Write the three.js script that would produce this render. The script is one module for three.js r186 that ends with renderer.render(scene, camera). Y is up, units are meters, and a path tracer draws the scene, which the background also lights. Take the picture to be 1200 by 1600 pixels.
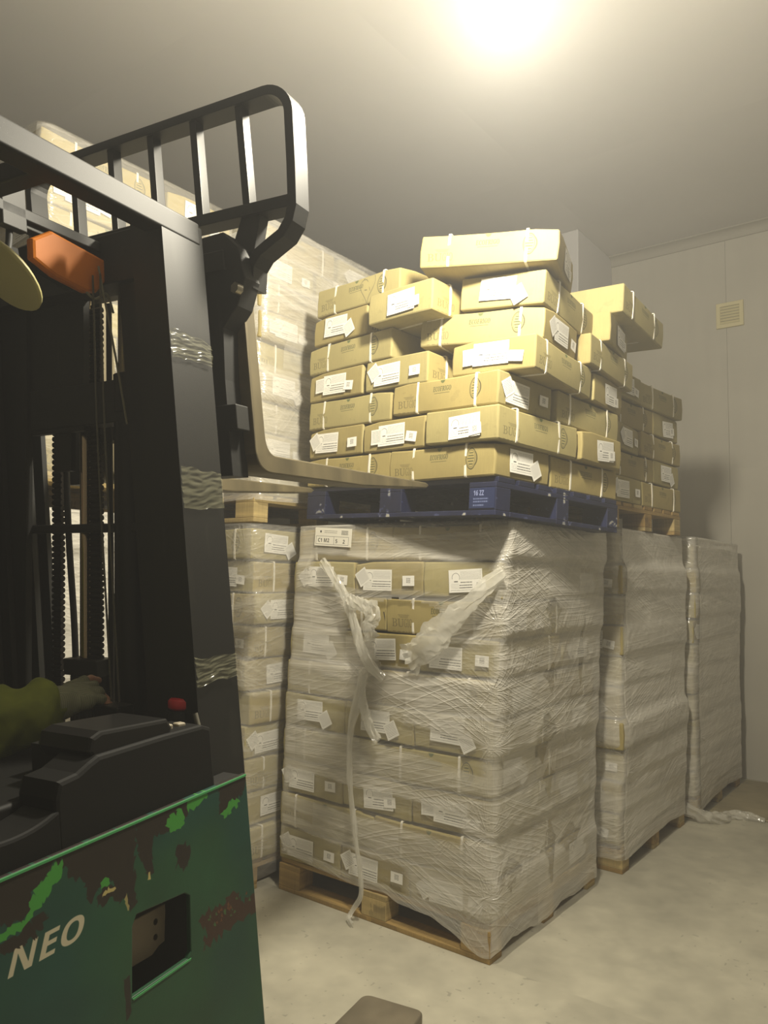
import * as THREE from 'three';
import { mergeGeometries, toCreasedNormals } from 'three/addons/utils/BufferGeometryUtils.js';
import { RoundedBoxGeometry } from 'three/addons/geometries/RoundedBoxGeometry.js';
import { MarchingCubes } from 'three/addons/objects/MarchingCubes.js';

// ------------------------------------------------------------------ camera, light, exposure
const V = (x, y, z) => new THREE.Vector3(x, y, z);
const scene = new THREE.Scene();
scene.background = new THREE.Color(0x000000);
const renderer = new THREE.WebGLRenderer({ antialias: true });
renderer.toneMapping = THREE.LinearToneMapping;
renderer.toneMappingExposure = 0.76;
renderer.shadowMap.enabled = true;

const camera = new THREE.PerspectiveCamera(2 * Math.atan(800 / 1200) * 180 / Math.PI, 1200 / 1600, 0.05, 60);
const YAW = 37.6 * Math.PI / 180, PITCH = 4.9 * Math.PI / 180, ROLL = 0.95 * Math.PI / 180;
{
  const fw = V(-Math.sin(YAW) * Math.cos(PITCH), Math.sin(PITCH), -Math.cos(YAW) * Math.cos(PITCH));
  const rt = V(Math.cos(YAW), 0, -Math.sin(YAW)), up = rt.clone().cross(fw);
  const rt2 = rt.clone().multiplyScalar(Math.cos(ROLL)).addScaledVector(up, Math.sin(ROLL));
  const up2 = up.clone().multiplyScalar(Math.cos(ROLL)).addScaledVector(rt, -Math.sin(ROLL));
  camera.quaternion.setFromRotationMatrix(new THREE.Matrix4().makeBasis(rt2, up2, fw.clone().negate()));
  camera.position.set(0, 1.55, 0);
}
const LAMP = V(-1.07, 3.30, -1.96);
const LIGHT_COLOR = new THREE.Color(1.0, 0.92, 0.74);
const bulbLight = new THREE.PointLight(LIGHT_COLOR, 34, 0, 2);
bulbLight.position.copy(LAMP);
bulbLight.castShadow = true; bulbLight.shadow.radius = 5; bulbLight.shadow.mapSize.set(2048, 2048); bulbLight.shadow.bias = -0.002;
scene.add(bulbLight);
const HAZE = 0.026;
if (HAZE > 0) scene.fog = new THREE.FogExp2(new THREE.Color(0.95, 0.95, 0.95), HAZE);

// ------------------------------------------------------------------ helpers
let seedv = 12345;
const rnd = () => { seedv = (seedv * 1664525 + 1013904223) >>> 0; return seedv / 4294967296; };
const rr = (a, b) => a + (b - a) * rnd();
const clamp = (x, a, b) => Math.min(b, Math.max(a, x));
const sst = (a, b, x) => { const t = clamp((x - a) / (b - a), 0, 1); return t * t * (3 - 2 * t); };
const lerp = (a, b, t) => a + (b - a) * t;
const hash = (x, y, s) => { let h = (x * 374761393 + y * 668265263 + s * 974634541) | 0; h = Math.imul(h ^ (h >>> 13), 1274126177); h ^= h >>> 16; return (h >>> 0) / 4294967296; };
function n2(x, y, s = 0) {
  const xi = Math.floor(x), yi = Math.floor(y), xf = x - xi, yf = y - yi;
  const u = xf * xf * (3 - 2 * xf), v = yf * yf * (3 - 2 * yf);
  return lerp(lerp(hash(xi, yi, s), hash(xi + 1, yi, s), u), lerp(hash(xi, yi + 1, s), hash(xi + 1, yi + 1, s), u), v);
}
const fbm = (x, y, s, o = 4) => { let a = 0, w = 0.5, t = 0; for (let i = 0; i < o; i++) { a += w * n2(x, y, s + i * 17); t += w; x *= 2.03; y *= 2.03; w *= 0.5; } return a / t; };
const used = {};
function numbered(n) { const k = used[n] = (used[n] ?? -1) + 1; return k ? n + '_' + String(k).padStart(3, '0') : n; }
function shade(o) { o.traverse((m) => { if (m.isMesh) { m.castShadow = true; m.receiveShadow = true; } }); return o; }
function thing(name, label, category, pos, group) {
  const o = new THREE.Group(); o.name = numbered(name); o.position.copy(pos ?? V(0, 0, 0));
  o.userData = { label, category }; if (group) o.userData.group = group;
  scene.add(o); return o;
}
function part(parent, name, geo, mat, label) {
  const m = new THREE.Mesh(geo, mat); m.name = numbered(name); m.castShadow = m.receiveShadow = true;
  if (label) m.userData.label = label;
  parent.add(m); return m;
}
function struct(name, geo, mat, parent) {
  const m = new THREE.Mesh(geo, mat); m.name = numbered(name); m.castShadow = m.receiveShadow = true;
  if (!parent) m.userData.kind = 'structure';
  (parent ?? scene).add(m); return m;
}
const boxG = (w, h, d, x = 0, y = 0, z = 0, r = 0) => { const g = r ? new RoundedBoxGeometry(w, h, d, 2, r) : new THREE.BoxGeometry(w, h, d); g.translate(x, y, z); return g; };
function dataTex(w, h, fn, srgb, rep) {
  const d = new Uint8Array(w * h * 4);
  for (let y = 0; y < h; y++) for (let x = 0; x < w; x++) {
    const c = fn(x / w, y / h, x, y), i = (y * w + x) * 4;
    d[i] = clamp(c[0], 0, 255); d[i + 1] = clamp(c[1], 0, 255); d[i + 2] = clamp(c[2], 0, 255); d[i + 3] = 255;
  }
  const t = new THREE.DataTexture(d, w, h); t.magFilter = t.minFilter = THREE.LinearFilter;
  t.wrapS = t.wrapT = THREE.RepeatWrapping; if (srgb) t.colorSpace = THREE.SRGBColorSpace; t.needsUpdate = true;
  if (rep) t.repeat.set(rep[0], rep[1]);
  return t;
}
function canvasTex(w, h, fn) {
  const c = document.createElement('canvas'); c.width = w; c.height = h; fn(c.getContext('2d'), w, h);
  const t = new THREE.CanvasTexture(c); t.colorSpace = THREE.SRGBColorSpace; return t;
}
const std = (o) => new THREE.MeshStandardMaterial(o);
// uv in metres by dominant normal axis
function metreUV(g, s = 1) {
  const p = g.attributes.position, n = g.attributes.normal, uv = new Float32Array(p.count * 2);
  for (let i = 0; i < p.count; i++) {
    const ax = Math.abs(n.getX(i)), ay = Math.abs(n.getY(i)), az = Math.abs(n.getZ(i));
    if (ay >= ax && ay >= az) { uv[2 * i] = p.getX(i) * s; uv[2 * i + 1] = p.getZ(i) * s; }
    else if (ax >= az) { uv[2 * i] = p.getZ(i) * s; uv[2 * i + 1] = p.getY(i) * s; }
    else { uv[2 * i] = p.getX(i) * s; uv[2 * i + 1] = p.getY(i) * s; }
  }
  g.setAttribute('uv', new THREE.BufferAttribute(uv, 2)); return g;
}

// ------------------------------------------------------------------ setting
const CEIL = 4.55, WALLZ = -6.77;
const floorTex = dataTex(1024, 1024, (u, v) => {
  const a = fbm(u * 6, v * 6, 3, 5), b = fbm(u * 40, v * 40, 9, 3), c = fbm(u * 2.5, v * 2.5, 21, 3);
  let k = 0.80 + 0.22 * (a - 0.5) + 0.10 * (b - 0.5) + 0.16 * (c - 0.5);
  const cr = Math.abs(fbm(u * 3 + 4, v * 3, 33, 4) - 0.5); if (cr < 0.0011 && c > 0.5) k *= 0.88;
  if (n2(u * 160, v * 160, 5) > 0.93 && a > 0.5) k *= 0.86;
  return [232 * k, 226 * k, 203 * k];
}, true);
const floorBump = dataTex(512, 512, (u, v) => { const a = 255 * fbm(u * 60, v * 60, 7, 4); return [a, a, a]; });
floorBump.repeat.set(1, 1);
const floorMat = std({ map: floorTex, bumpMap: floorBump, bumpScale: 0.0012, roughness: 0.62 });
const wallTex = dataTex(512, 512, (u, v) => { const k = 0.93 + 0.05 * (fbm(u * 5, v * 9, 2, 4) - 0.5) + 0.03 * (fbm(u * 60, v * 4, 8, 2) - 0.5); return [194 * k, 189 * k, 175 * k]; }, true);
const wallMat = std({ map: wallTex, roughness: 0.55 });
const ceilTex = dataTex(512, 512, (u, v) => { const k = 0.95 + 0.05 * (fbm(u * 4, v * 4, 4, 4) - 0.5); return [202 * k, 198 * k, 190 * k]; }, true);
const ceilMat = std({ map: ceilTex, roughness: 0.6 });
const trimMat = std({ color: 0x9d988a, roughness: 0.6 });
const X0 = -7.2, X1 = 4.6, Z1 = 4.2;
struct('floor', metreUV(boxG(X1 - X0, 0.2, Z1 - WALLZ, (X0 + X1) / 2, -0.1, (Z1 + WALLZ) / 2), 0.35), floorMat);
struct('ceiling', metreUV(boxG(X1 - X0, 0.2, Z1 - WALLZ, (X0 + X1) / 2, CEIL + 0.1, (Z1 + WALLZ) / 2), 0.4), ceilMat);
struct('wall_left', metreUV(boxG(0.15, CEIL, Z1 - WALLZ, X0 - 0.075, CEIL / 2, (Z1 + WALLZ) / 2), 0.4), wallMat);
struct('wall_right', metreUV(boxG(0.15, CEIL, Z1 - WALLZ, X1 + 0.075, CEIL / 2, (Z1 + WALLZ) / 2), 0.4), wallMat);
struct('wall_front', metreUV(boxG(X1 - X0, CEIL, 0.15, (X0 + X1) / 2, CEIL / 2, Z1 + 0.075), 0.4), wallMat);
{
  const back = new THREE.Group(); back.name = 'wall_back'; back.userData.kind = 'structure'; scene.add(back);
  struct('backing', boxG(X1 - X0, CEIL, 0.1, (X0 + X1) / 2, CEIL / 2, WALLZ - 0.07), wallMat, back);
  const seams = [X0, -6.1, -5.0, -3.9, -2.75, -1.59, -0.44, 0.7, 1.85, 3.0, X1];
  for (let i = 0; i + 1 < seams.length; i++) {
    const w = seams[i + 1] - seams[i] - 0.0014;
    struct('wall_panel', metreUV(boxG(w, CEIL, 0.02, seams[i] + 0.0007 + w / 2, CEIL / 2, WALLZ - 0.011, 0.001), 0.4), wallMat, back);
  }
  const cove = new THREE.Shape(); cove.moveTo(0, 0); cove.lineTo(0, -0.085); cove.lineTo(0.012, -0.085); cove.quadraticCurveTo(0.02, -0.02, 0.075, -0.012); cove.lineTo(0.075, 0); cove.closePath();
  const cg = new THREE.ExtrudeGeometry(cove, { depth: X1 - X0, bevelEnabled: false, curveSegments: 8 });
  cg.rotateY(Math.PI / 2); cg.scale(1, 1, -1); cg.index || 0;
  // profile x -> out of wall (+z), depth -> x
  const p = cg.attributes.position; for (let i = 0; i < p.count; i++) p.setXYZ(i, p.getX(i) + X0, p.getY(i) + CEIL, WALLZ + p.getZ(i));
  cg.computeVertexNormals();
  struct('trim_1', cg, trimMat);
  // low kerb at the foot of the wall
  struct('baseboard_back', metreUV(boxG(5.2, 0.11, 0.05, 1.85, 0.055, WALLZ + 0.025, 0.01), 0.4), wallMat);
  // slab joint: slightly raised far strip of floor beside the last stack
  struct('trim_2', metreUV(boxG(5.6, 0.012, 1.05, 1.30, 0.006, WALLZ + 0.605, 0.004), 0.35), std({ map: floorTex, color: 0xcfc6b2, bumpMap: floorBump, bumpScale: 0.001, roughness: 0.7 }));
  // square duct box / pillar against the wall
  struct('pillar', metreUV(boxG(0.62, CEIL, 0.77, -2.89, CEIL / 2, WALLZ + 0.385, 0.012), 0.4), std({ color: 0xc9c7c6, roughness: 0.6 }));
}
// wall vent
{
  const t = thing('wall_vent', 'small square cream louvred vent high on the far wall', 'vent', V(-1.56, 3.81, WALLZ + 0.001));
  const m = std({ color: 0xcfc59a, roughness: 0.6 });
  const s = new THREE.Shape(); s.moveTo(-.105, -.105); s.lineTo(.105, -.105); s.lineTo(.105, .105); s.lineTo(-.105, .105); s.closePath();
  const h = new THREE.Path(); h.moveTo(-.078, -.078); h.lineTo(-.078, .078); h.lineTo(.078, .078); h.lineTo(.078, -.078); h.closePath(); s.holes.push(h);
  part(t, 'vent_frame', new THREE.ExtrudeGeometry(s, { depth: 0.016, bevelEnabled: true, bevelSize: 0.003, bevelThickness: 0.003, bevelSegments: 1 }), m);
  part(t, 'vent_back', boxG(0.158, 0.158, 0.004, 0, 0, 0.003), std({ color: 0x8d8668, roughness: 0.8 }));
  for (let i = 0; i < 6; i++) { const g = new THREE.BoxGeometry(0.156, 0.019, 0.003); g.rotateX(0.6); g.translate(0, -0.062 + i * 0.025, 0.011); part(t, 'louvre', g, m); }
}
// ceiling lamp on a rod
{
  const t = thing('pendant_lamp', 'glowing white globe lamp hanging on a rod from the ceiling above the stacks', 'lamp', LAMP);
  const glow = new THREE.MeshStandardMaterial({ color: 0xffffff, emissive: new THREE.Color(1, 0.95, 0.82), emissiveIntensity: 14, roughness: 0.4 });
  const g = new THREE.SphereGeometry(0.11, 32, 24); g.scale(1, 0.9, 1);
  const gm = part(t, 'globe', g, glow); gm.castShadow = false;
  part(t, 'socket', new THREE.CylinderGeometry(0.03, 0.05, 0.09, 20).translate(0, 0.155, 0), std({ color: 0xdddddd, roughness: 0.5 }));
  part(t, 'rod', new THREE.CylinderGeometry(0.008, 0.008, CEIL - LAMP.y - 0.19, 10).translate(0, 0.19 + (CEIL - LAMP.y - 0.19) / 2, 0), std({ color: 0xcccccc, roughness: 0.5 }));
  part(t, 'ceiling_cup', new THREE.CylinderGeometry(0.05, 0.06, 0.03, 20).translate(0, CEIL - LAMP.y - 0.015, 0), std({ color: 0xdddddd, roughness: 0.5 }));
}

// ------------------------------------------------------------------ cartons
const CARD = [168, 156, 106];
const BL = 0.595, BW = 0.395;
function cardPix(ctx, w, h, base, s) {
  const im = ctx.createImageData(w, h);
  for (let y = 0; y < h; y++) for (let x = 0; x < w; x++) {
    const u = x / w, v = y / h;
    let k = 0.97 + 0.10 * (fbm(u * 5, v * 2.5, s, 4) - 0.5) + 0.05 * (n2(x * 0.9, y * 0.04, s + 5) - 0.5) + 0.04 * (hash(x, y, s) - 0.5);
    if (fbm(u * 9, v * 5, s + 44, 4) > 0.72) k *= 0.96;
    const i = (y * w + x) * 4; im.data[i] = base[0] * k; im.data[i + 1] = base[1] * k; im.data[i + 2] = base[2] * (k - 0.01); im.data[i + 3] = 255;
  }
  ctx.putImageData(im, 0, 0);
}
function printLong(s, mark) {
  return canvasTex(1024, 256, (c, w, h) => {
    cardPix(c, w, h, CARD, s);
    c.globalAlpha = 0.75; c.fillStyle = '#45422a'; c.strokeStyle = '#5a5638';
    c.globalAlpha = 0.55; c.font = '46px serif'; c.textAlign = 'center'; c.fillText('BUGIO', 182, 172);
    c.font = '14px sans-serif'; for (let i = 0; i < 3; i++) c.fillRect(140 + i * 6, 122 + i * 5, 84 - i * 12, 2);
    for (let i = 0; i < 6; i++) c.fillRect(112 + i * 26, 190, 14, 4);
    c.fillStyle = '#26401f'; c.strokeStyle = '#26401f';
    // leaf emblem
    c.beginPath(); c.arc(512, 52, 25, 0, Math.PI * 2); c.fill();
    c.globalAlpha = 0.75; c.strokeStyle = '#ab9a66'; c.lineWidth = 5; c.beginPath(); c.moveTo(524, 40); c.quadraticCurveTo(500, 40, 498, 62); c.stroke();
    c.globalAlpha = 0.8; c.fillStyle = '#2f3a24'; c.font = 'bold 33px serif'; c.fillText('ECOFRIGO', 512, 114);
    c.fillRect(436, 122, 152, 2);
    // round stamp
    c.strokeStyle = '#3d3d26'; c.lineWidth = 5; c.beginPath(); c.arc(820, 122, 44, 0, Math.PI * 2); c.stroke();
    c.lineWidth = 2; c.beginPath(); c.arc(820, 122, 36, 0, Math.PI * 2); c.stroke();
    for (let i = -2; i < 3; i++) c.fillRect(820 - 30 + Math.abs(i) * 6, 120 + i * 12, 60 - Math.abs(i) * 12, 4);
    c.globalAlpha = 0.8;
    if (mark === 1) { c.strokeStyle = '#4b4a3c'; c.lineWidth = 4; c.beginPath(); c.moveTo(600, 70); c.bezierCurveTo(690, 20, 760, 60, 740, 110); c.bezierCurveTo(720, 150, 660, 150, 650, 205); c.bezierCurveTo(630, 150, 570, 140, 570, 95); c.bezierCurveTo(580, 60, 650, 70, 655, 90); c.stroke(); c.beginPath(); c.moveTo(625, 130); c.lineTo(655, 132); c.moveTo(680, 120); c.lineTo(690, 140); c.stroke(); }
    if (mark === 2) { c.strokeStyle = '#3b3a30'; c.lineWidth = 6; c.beginPath(); c.moveTo(930, 120); c.lineTo(950, 190); c.lineTo(975, 130); c.quadraticCurveTo(960, 100, 945, 125); c.stroke(); }
  });
}
const longTex = [printLong(11), printLong(47), printLong(83), printLong(11, 1), printLong(29, 2)];
const plainTex = [5, 61].map((s) => canvasTex(512, 256, (c, w, h) => cardPix(c, w, h, CARD, s)));
const cardBump = dataTex(256, 256, (u, v) => { const k = 128 + 30 * Math.sin(u * 256 * 0.8) + 60 * (fbm(u * 8, v * 8, 6, 3) - 0.5); return [k, k, k]; });
const tones = [0xffffff, 0xf6f0e4, 0xfff8ea];
const longMats = longTex.map((t, i) => std({ map: t, color: tones[i % 3], roughness: 0.72 }));
const plainMats = plainTex.map((t, i) => std({ map: t, color: tones[i], roughness: 0.75, bumpMap: cardBump, bumpScale: 0.0006 }));
const tapeMat = std({ map: plainTex[0], color: 0xe8dcc0, roughness: 0.5 });
const strapMat = new THREE.MeshPhysicalMaterial({ color: 0xe9e4d6, roughness: 0.35, clearcoat: 0.3 });
function cartonGeo(L, H, W, seed) {
  const nx = 12, ny = 4, nz = 8, r = 0.007;
  const g = new THREE.BoxGeometry(L, H, W, nx, ny, nz);
  const p = g.attributes.position, half = [L / 2, H / 2, W / 2], N = [nx, ny, nz];
  const remap = (v, h, n) => { const t = Math.round((v / h + 1) / 2 * n); if (t === 0) return -h; if (t === n) return h; if (t === 1) return -h + r; if (t === n - 1) return h - r; return (v); };
  for (let i = 0; i < p.count; i++) {
    const q = [remap(p.getX(i), half[0], nx), remap(p.getY(i), half[1], ny), remap(p.getZ(i), half[2], nz)];
    const c = q.map((v, k) => clamp(v, -half[k] + r, half[k] - r)), d = q.map((v, k) => v - c[k]);
    const l = Math.hypot(...d); const o = l > 1e-9 ? d.map((v, k) => c[k] + v / l * r) : q;
    const s = seed * 13;
    // carton sag and bulge
    const fx = o[0] / half[0], fz = o[2] / half[2], fy = o[1] / half[1];
    let y = o[1] - 0.006 * (1 - fx * fx) * (fy > 0 ? 1 : 0.35) + 0.008 * (n2(o[0] * 5 + s, o[2] * 5, 3) - 0.5);
    let z = o[2] + Math.sign(fz) * (Math.abs(fz) > 0.9 ? 1 : 0) * (0.006 * (1 - fx * fx) * (1 - fy * fy) + 0.006 * (n2(o[0] * 6 + s, o[1] * 9, 8) - 0.5));
    let x = o[0] + Math.sign(fx) * (Math.abs(fx) > 0.9 ? 1 : 0) * (0.004 * (1 - fy * fy) + 0.006 * (n2(o[2] * 6 + s, o[1] * 9, 5) - 0.5));
    // one crushed corner
    const cx = (seed % 2 ? 1 : -1), cd = Math.hypot(fx - cx, fz - 1);
    if (cd < 0.25 && fy > 0) y -= 0.014 * (1 - cd / 0.25);
    p.setXYZ(i, x, y, z);
  }
  const out = toCreasedNormals(g, 0.3);
  return out;
}
const HA = 0.144, HB = 0.156;
const bodyGeos = {}, strapGeos = {};
for (const H of [HA, HB]) {
  bodyGeos[H] = [0, 1, 2, 3].map((s) => cartonGeo(BL, H, BW, s));
  strapGeos[H] = (() => {
    const t = 0.0025, w = BW / 2 + t, h = H / 2 + t, s = new THREE.Shape();
    s.moveTo(-w + .01, -h); s.lineTo(w - .01, -h); s.quadraticCurveTo(w, -h, w + .001, -h + .01); s.lineTo(w + .003, 0); s.lineTo(w + .001, h - .01); s.quadraticCurveTo(w, h, w - .01, h); s.lineTo(-w + .01, h); s.quadraticCurveTo(-w, h, -w - .001, h - .01); s.lineTo(-w - .003, 0); s.lineTo(-w - .001, -h + .01); s.quadraticCurveTo(-w, -h, -w + .01, -h);
    const k = 0.004, b = new THREE.Path(); b.moveTo(-w + k, -h + k); b.lineTo(-w + k, h - k); b.lineTo(w - k, h - k); b.lineTo(w - k, -h + k); b.closePath(); s.holes.push(b);
    const g = new THREE.ExtrudeGeometry(s, { depth: 0.011, bevelEnabled: false, curveSegments: 3 }); g.translate(0, 0, -0.0055); g.rotateY(Math.PI / 2); return g;
  })();
}
// labels on the carton ends: illegible print drawn as strokes
function lines(c, x, y, w, n, dy, wt, s) { for (let i = 0; i < n; i++) { let px = x; while (px < x + w) { const l = 4 + hash(px | 0, i, s) * 14; c.fillRect(px, y + i * dy, Math.min(l, x + w - px), wt); px += l + 4; } } }
const labelTex = [1, 2, 3].map((s) => canvasTex(384, 224, (c, w, h) => {
  c.fillStyle = '#f3f1ea'; c.fillRect(0, 0, w, h); c.fillStyle = '#3c3c3c'; c.strokeStyle = '#4a4a4a';
  c.lineWidth = 4; c.beginPath(); c.arc(82, 78, 44, Math.PI * 0.9, Math.PI * 2.15); c.stroke();
  c.globalAlpha = 0.7; lines(c, 135, 22, 235, 7, 12, 3, s); c.globalAlpha = 0.95;
  c.fillRect(60, 112, 44, 10); lines(c, 135, 122, 235, 1, 10, 9, s + 7); lines(c, 120, 150, 250, 2, 24, 10, s + 9); c.globalAlpha = 0.6; lines(c, 24, 140, 90, 4, 14, 3, s + 3); lines(c, 20, 200, 350, 1, 8, 5, s + 4);
}));
const stickerTex = canvasTex(160, 112, (c, w, h) => { c.fillStyle = '#f4f2ec'; c.fillRect(0, 0, w, h); c.fillStyle = '#4a4a4a'; lines(c, 52, 24, 56, 6, 10, 5, 31); });
const docTex = canvasTex(160, 160, (c, w, h) => { c.fillStyle = '#efede6'; c.fillRect(0, 0, w, h); c.fillStyle = '#6a6a6a'; lines(c, 16, 20, 128, 9, 14, 4, 61); });
const paper = (t) => std({ map: t, roughness: 0.42 });
const labelMats = labelTex.map(paper), stickerMat = paper(stickerTex), docMat = paper(docTex);
function paperGeo(w, h, curl) { const g = new THREE.PlaneGeometry(w, h, 4, 3), p = g.attributes.position; for (let i = 0; i < p.count; i++) { const fx = p.getX(i) / w, fy = p.getY(i) / h; p.setZ(i, 0.0012 + curl * 0.3 * Math.max(0, -fx - fy - 0.7)); } g.computeVertexNormals(); return g; }
const gLabel = paperGeo(0.168, 0.098, 0.02), gSticker = paperGeo(0.066, 0.046, 0.01), gDoc = paperGeo(0.07, 0.072, 0.02);
// [geometry, materials index, z, y, tilt]
const ENDS = [
  [['L', -0.015, 0.0, 0.02], ['D', -0.115, -0.002, 0.7], ['S', 0.128, -0.012, -0.05]],
  [['L', -0.02, 0.008, -0.02], ['D', 0.078, -0.022, 0.5]],
  [['L', 0.0, 0.004, 0.0], ['S', 0.115, -0.02, -0.12], ['D', -0.1, 0.0, 0.04]],
  [['L', -0.06, -0.004, 0.0], ['S', 0.13, -0.006, 0.0], ['D', -0.145, 0.01, 0.55]],
  [['L', 0.02, -0.006, 0.05], ['S', 0.09, -0.02, 0.1]],
];
/** ends: string containing '+' and/or '-' for the ends (local x) that carry labels */
function carton(label, x, y, z, turn, H, o = {}) {
  const t = thing('cardboard_box', label, 'box', V(x, y + H / 2, z), o.group ?? 'strapped cardboard cartons');
  t.rotation.set(o.tx ?? 0, turn, o.tz ?? 0, 'YXZ');
  const v = Math.floor(rnd() * 4), pm = plainMats[v % 2], lm = longMats[o.print ?? v % 3];
  part(t, 'carton', bodyGeos[H][v], [pm, pm, pm, pm, lm, lm]);
  if (!o.nostrap) for (const s of [-1, 1]) { const m = part(t, 'strap', strapGeos[H], strapMat); m.position.x = s * 0.165 + rr(-0.03, 0.03); m.rotation.x = 0; m.rotation.y = rr(-0.02, 0.02); }
  for (const e of (o.ends ?? '')) {
    const sgn = e === '+' ? 1 : -1, set = ENDS[o.set ?? Math.floor(rnd() * ENDS.length)];
    for (const [k, pz, py, tilt] of set) {
      const m = part(t, k === 'L' ? 'shipping_label' : k === 'S' ? 'sticker' : 'delivery_note', k === 'L' ? gLabel : k === 'S' ? gSticker : gDoc, k === 'L' ? labelMats[v % 3] : k === 'S' ? stickerMat : docMat);
      const grp = m; grp.position.set(sgn * (BL / 2 + 0.0065 + (k === 'D' ? 0.001 : k === 'S' ? 0.002 : 0)), py + rr(-0.006, 0.006), -sgn * (pz + rr(-0.008, 0.008)));
      grp.rotation.set(0, sgn * Math.PI / 2, 0); grp.rotateZ(tilt + rr(-0.04, 0.04));
    }
  }
  return t;
}
const ORD = ['bottom', 'second', 'third', 'fourth', 'fifth', 'sixth', 'seventh', 'eighth', 'ninth', 'tenth', 'eleventh'];
/** frame: near corner n, a runs left along the front, b runs away along the side */
function frame(nx, nz, yaw) {
  const u = V(-Math.cos(yaw), 0, Math.sin(yaw)), v = V(-Math.sin(yaw), 0, -Math.cos(yaw));
  return { at: (a, b) => V(nx, 0, nz).addScaledVector(u, a).addScaledVector(v, b), turn: Math.atan2(u.z, -u.x), u, v };
}
// carton whose long side is parallel to the front (kind 'l') or whose end faces the front ('s')
function place(f, kind, a, b, y, H, label, o = {}) {
  const P = f.at(a + (kind === 'l' ? BL : BW) / 2, b + (kind === 'l' ? BW : BL) / 2);
  // local +x: for 'l' towards -a (right); for 's' towards the front
  const turn = kind === 'l' ? f.turn : f.turn - Math.PI / 2;
  return carton(label, P.x, y, P.z, turn + (o.dt ?? 0), H, o);
}

// ------------------------------------------------------------------ pallets
const woodTex = dataTex(512, 256, (u, v) => {
  const g = fbm(u * 3, v * 40, 5, 4), k = 0.86 + 0.3 * (g - 0.5) + 0.08 * (n2(u * 200, v * 8, 3) - 0.5), d = fbm(u * 4, v * 4, 77, 3) > 0.66 ? 0.86 : 1;
  return [204 * k * d, 180 * k * d, 122 * k * d];
}, true);
const woodMats = [0xffffff, 0xe9dcc6, 0xd8c8aa].map((c) => std({ map: woodTex, color: c, roughness: 0.8 }));
const blueTex = dataTex(512, 256, (u, v) => {
  const k = 0.9 + 0.35 * (fbm(u * 10, v * 10, 15, 4) - 0.5), w = fbm(u * 14, v * 22, 91, 4);
  if (w > 0.765) return [170, 168, 158]; if (w > 0.71) return [62, 68, 104];
  return [27 * k, 34 * k, 70 * k];
}, true);
const blueMats = [0xffffff, 0xd4d8e6].map((c) => std({ map: blueTex, color: c, roughness: 0.55 }));
function board(t, name, mats, w, h, d, x, y, z) { const g = metreUV(boxG(w, h, d, x, y, z, 0.003), 1.3); return part(t, name, g, mats[Math.floor(rnd() * mats.length)]); }
/** pallet with its origin at the middle of its base; skids along x. w along x, d along z */
function pallet(label, pos, turn, w, d, mats, h = 0.145, perimeter = false, ext) {
  const t = thing('pallet', label, 'pallet', pos); t.rotation.y = turn;
  const bh = h - 0.066;
  for (const k of [-1, 0, 1]) {
    const z = k * (d / 2 - 0.05);
    board(t, 'bottom_board', mats, w, 0.022, 0.1, 0, 0.011, z);
    for (const j of [-1, 0, 1]) board(t, 'block', mats, 0.14, bh, 0.1, j * (w / 2 - 0.07), 0.022 + bh / 2, z);
  }
  if (perimeter) for (const j of [-1, 0, 1]) for (const k of [-1, 1]) board(t, 'bottom_board', mats, 0.11, 0.021, d / 2 - 0.152, j * (w / 2 - 0.055), 0.011, k * (d / 4 - 0.025));
  for (const j of [-1, 0, 1]) board(t, 'stringer_board', mats, 0.14, 0.022, d, j * (w / 2 - 0.07), 0.022 + bh + 0.011, 0);
  const n = 7; for (let i = 0; i < n; i++) board(t, 'deck_board', mats, w, 0.022, d / n - 0.028, 0, h - 0.011, -d / 2 + (i + 0.5) * d / n);
  return t;
}

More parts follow.
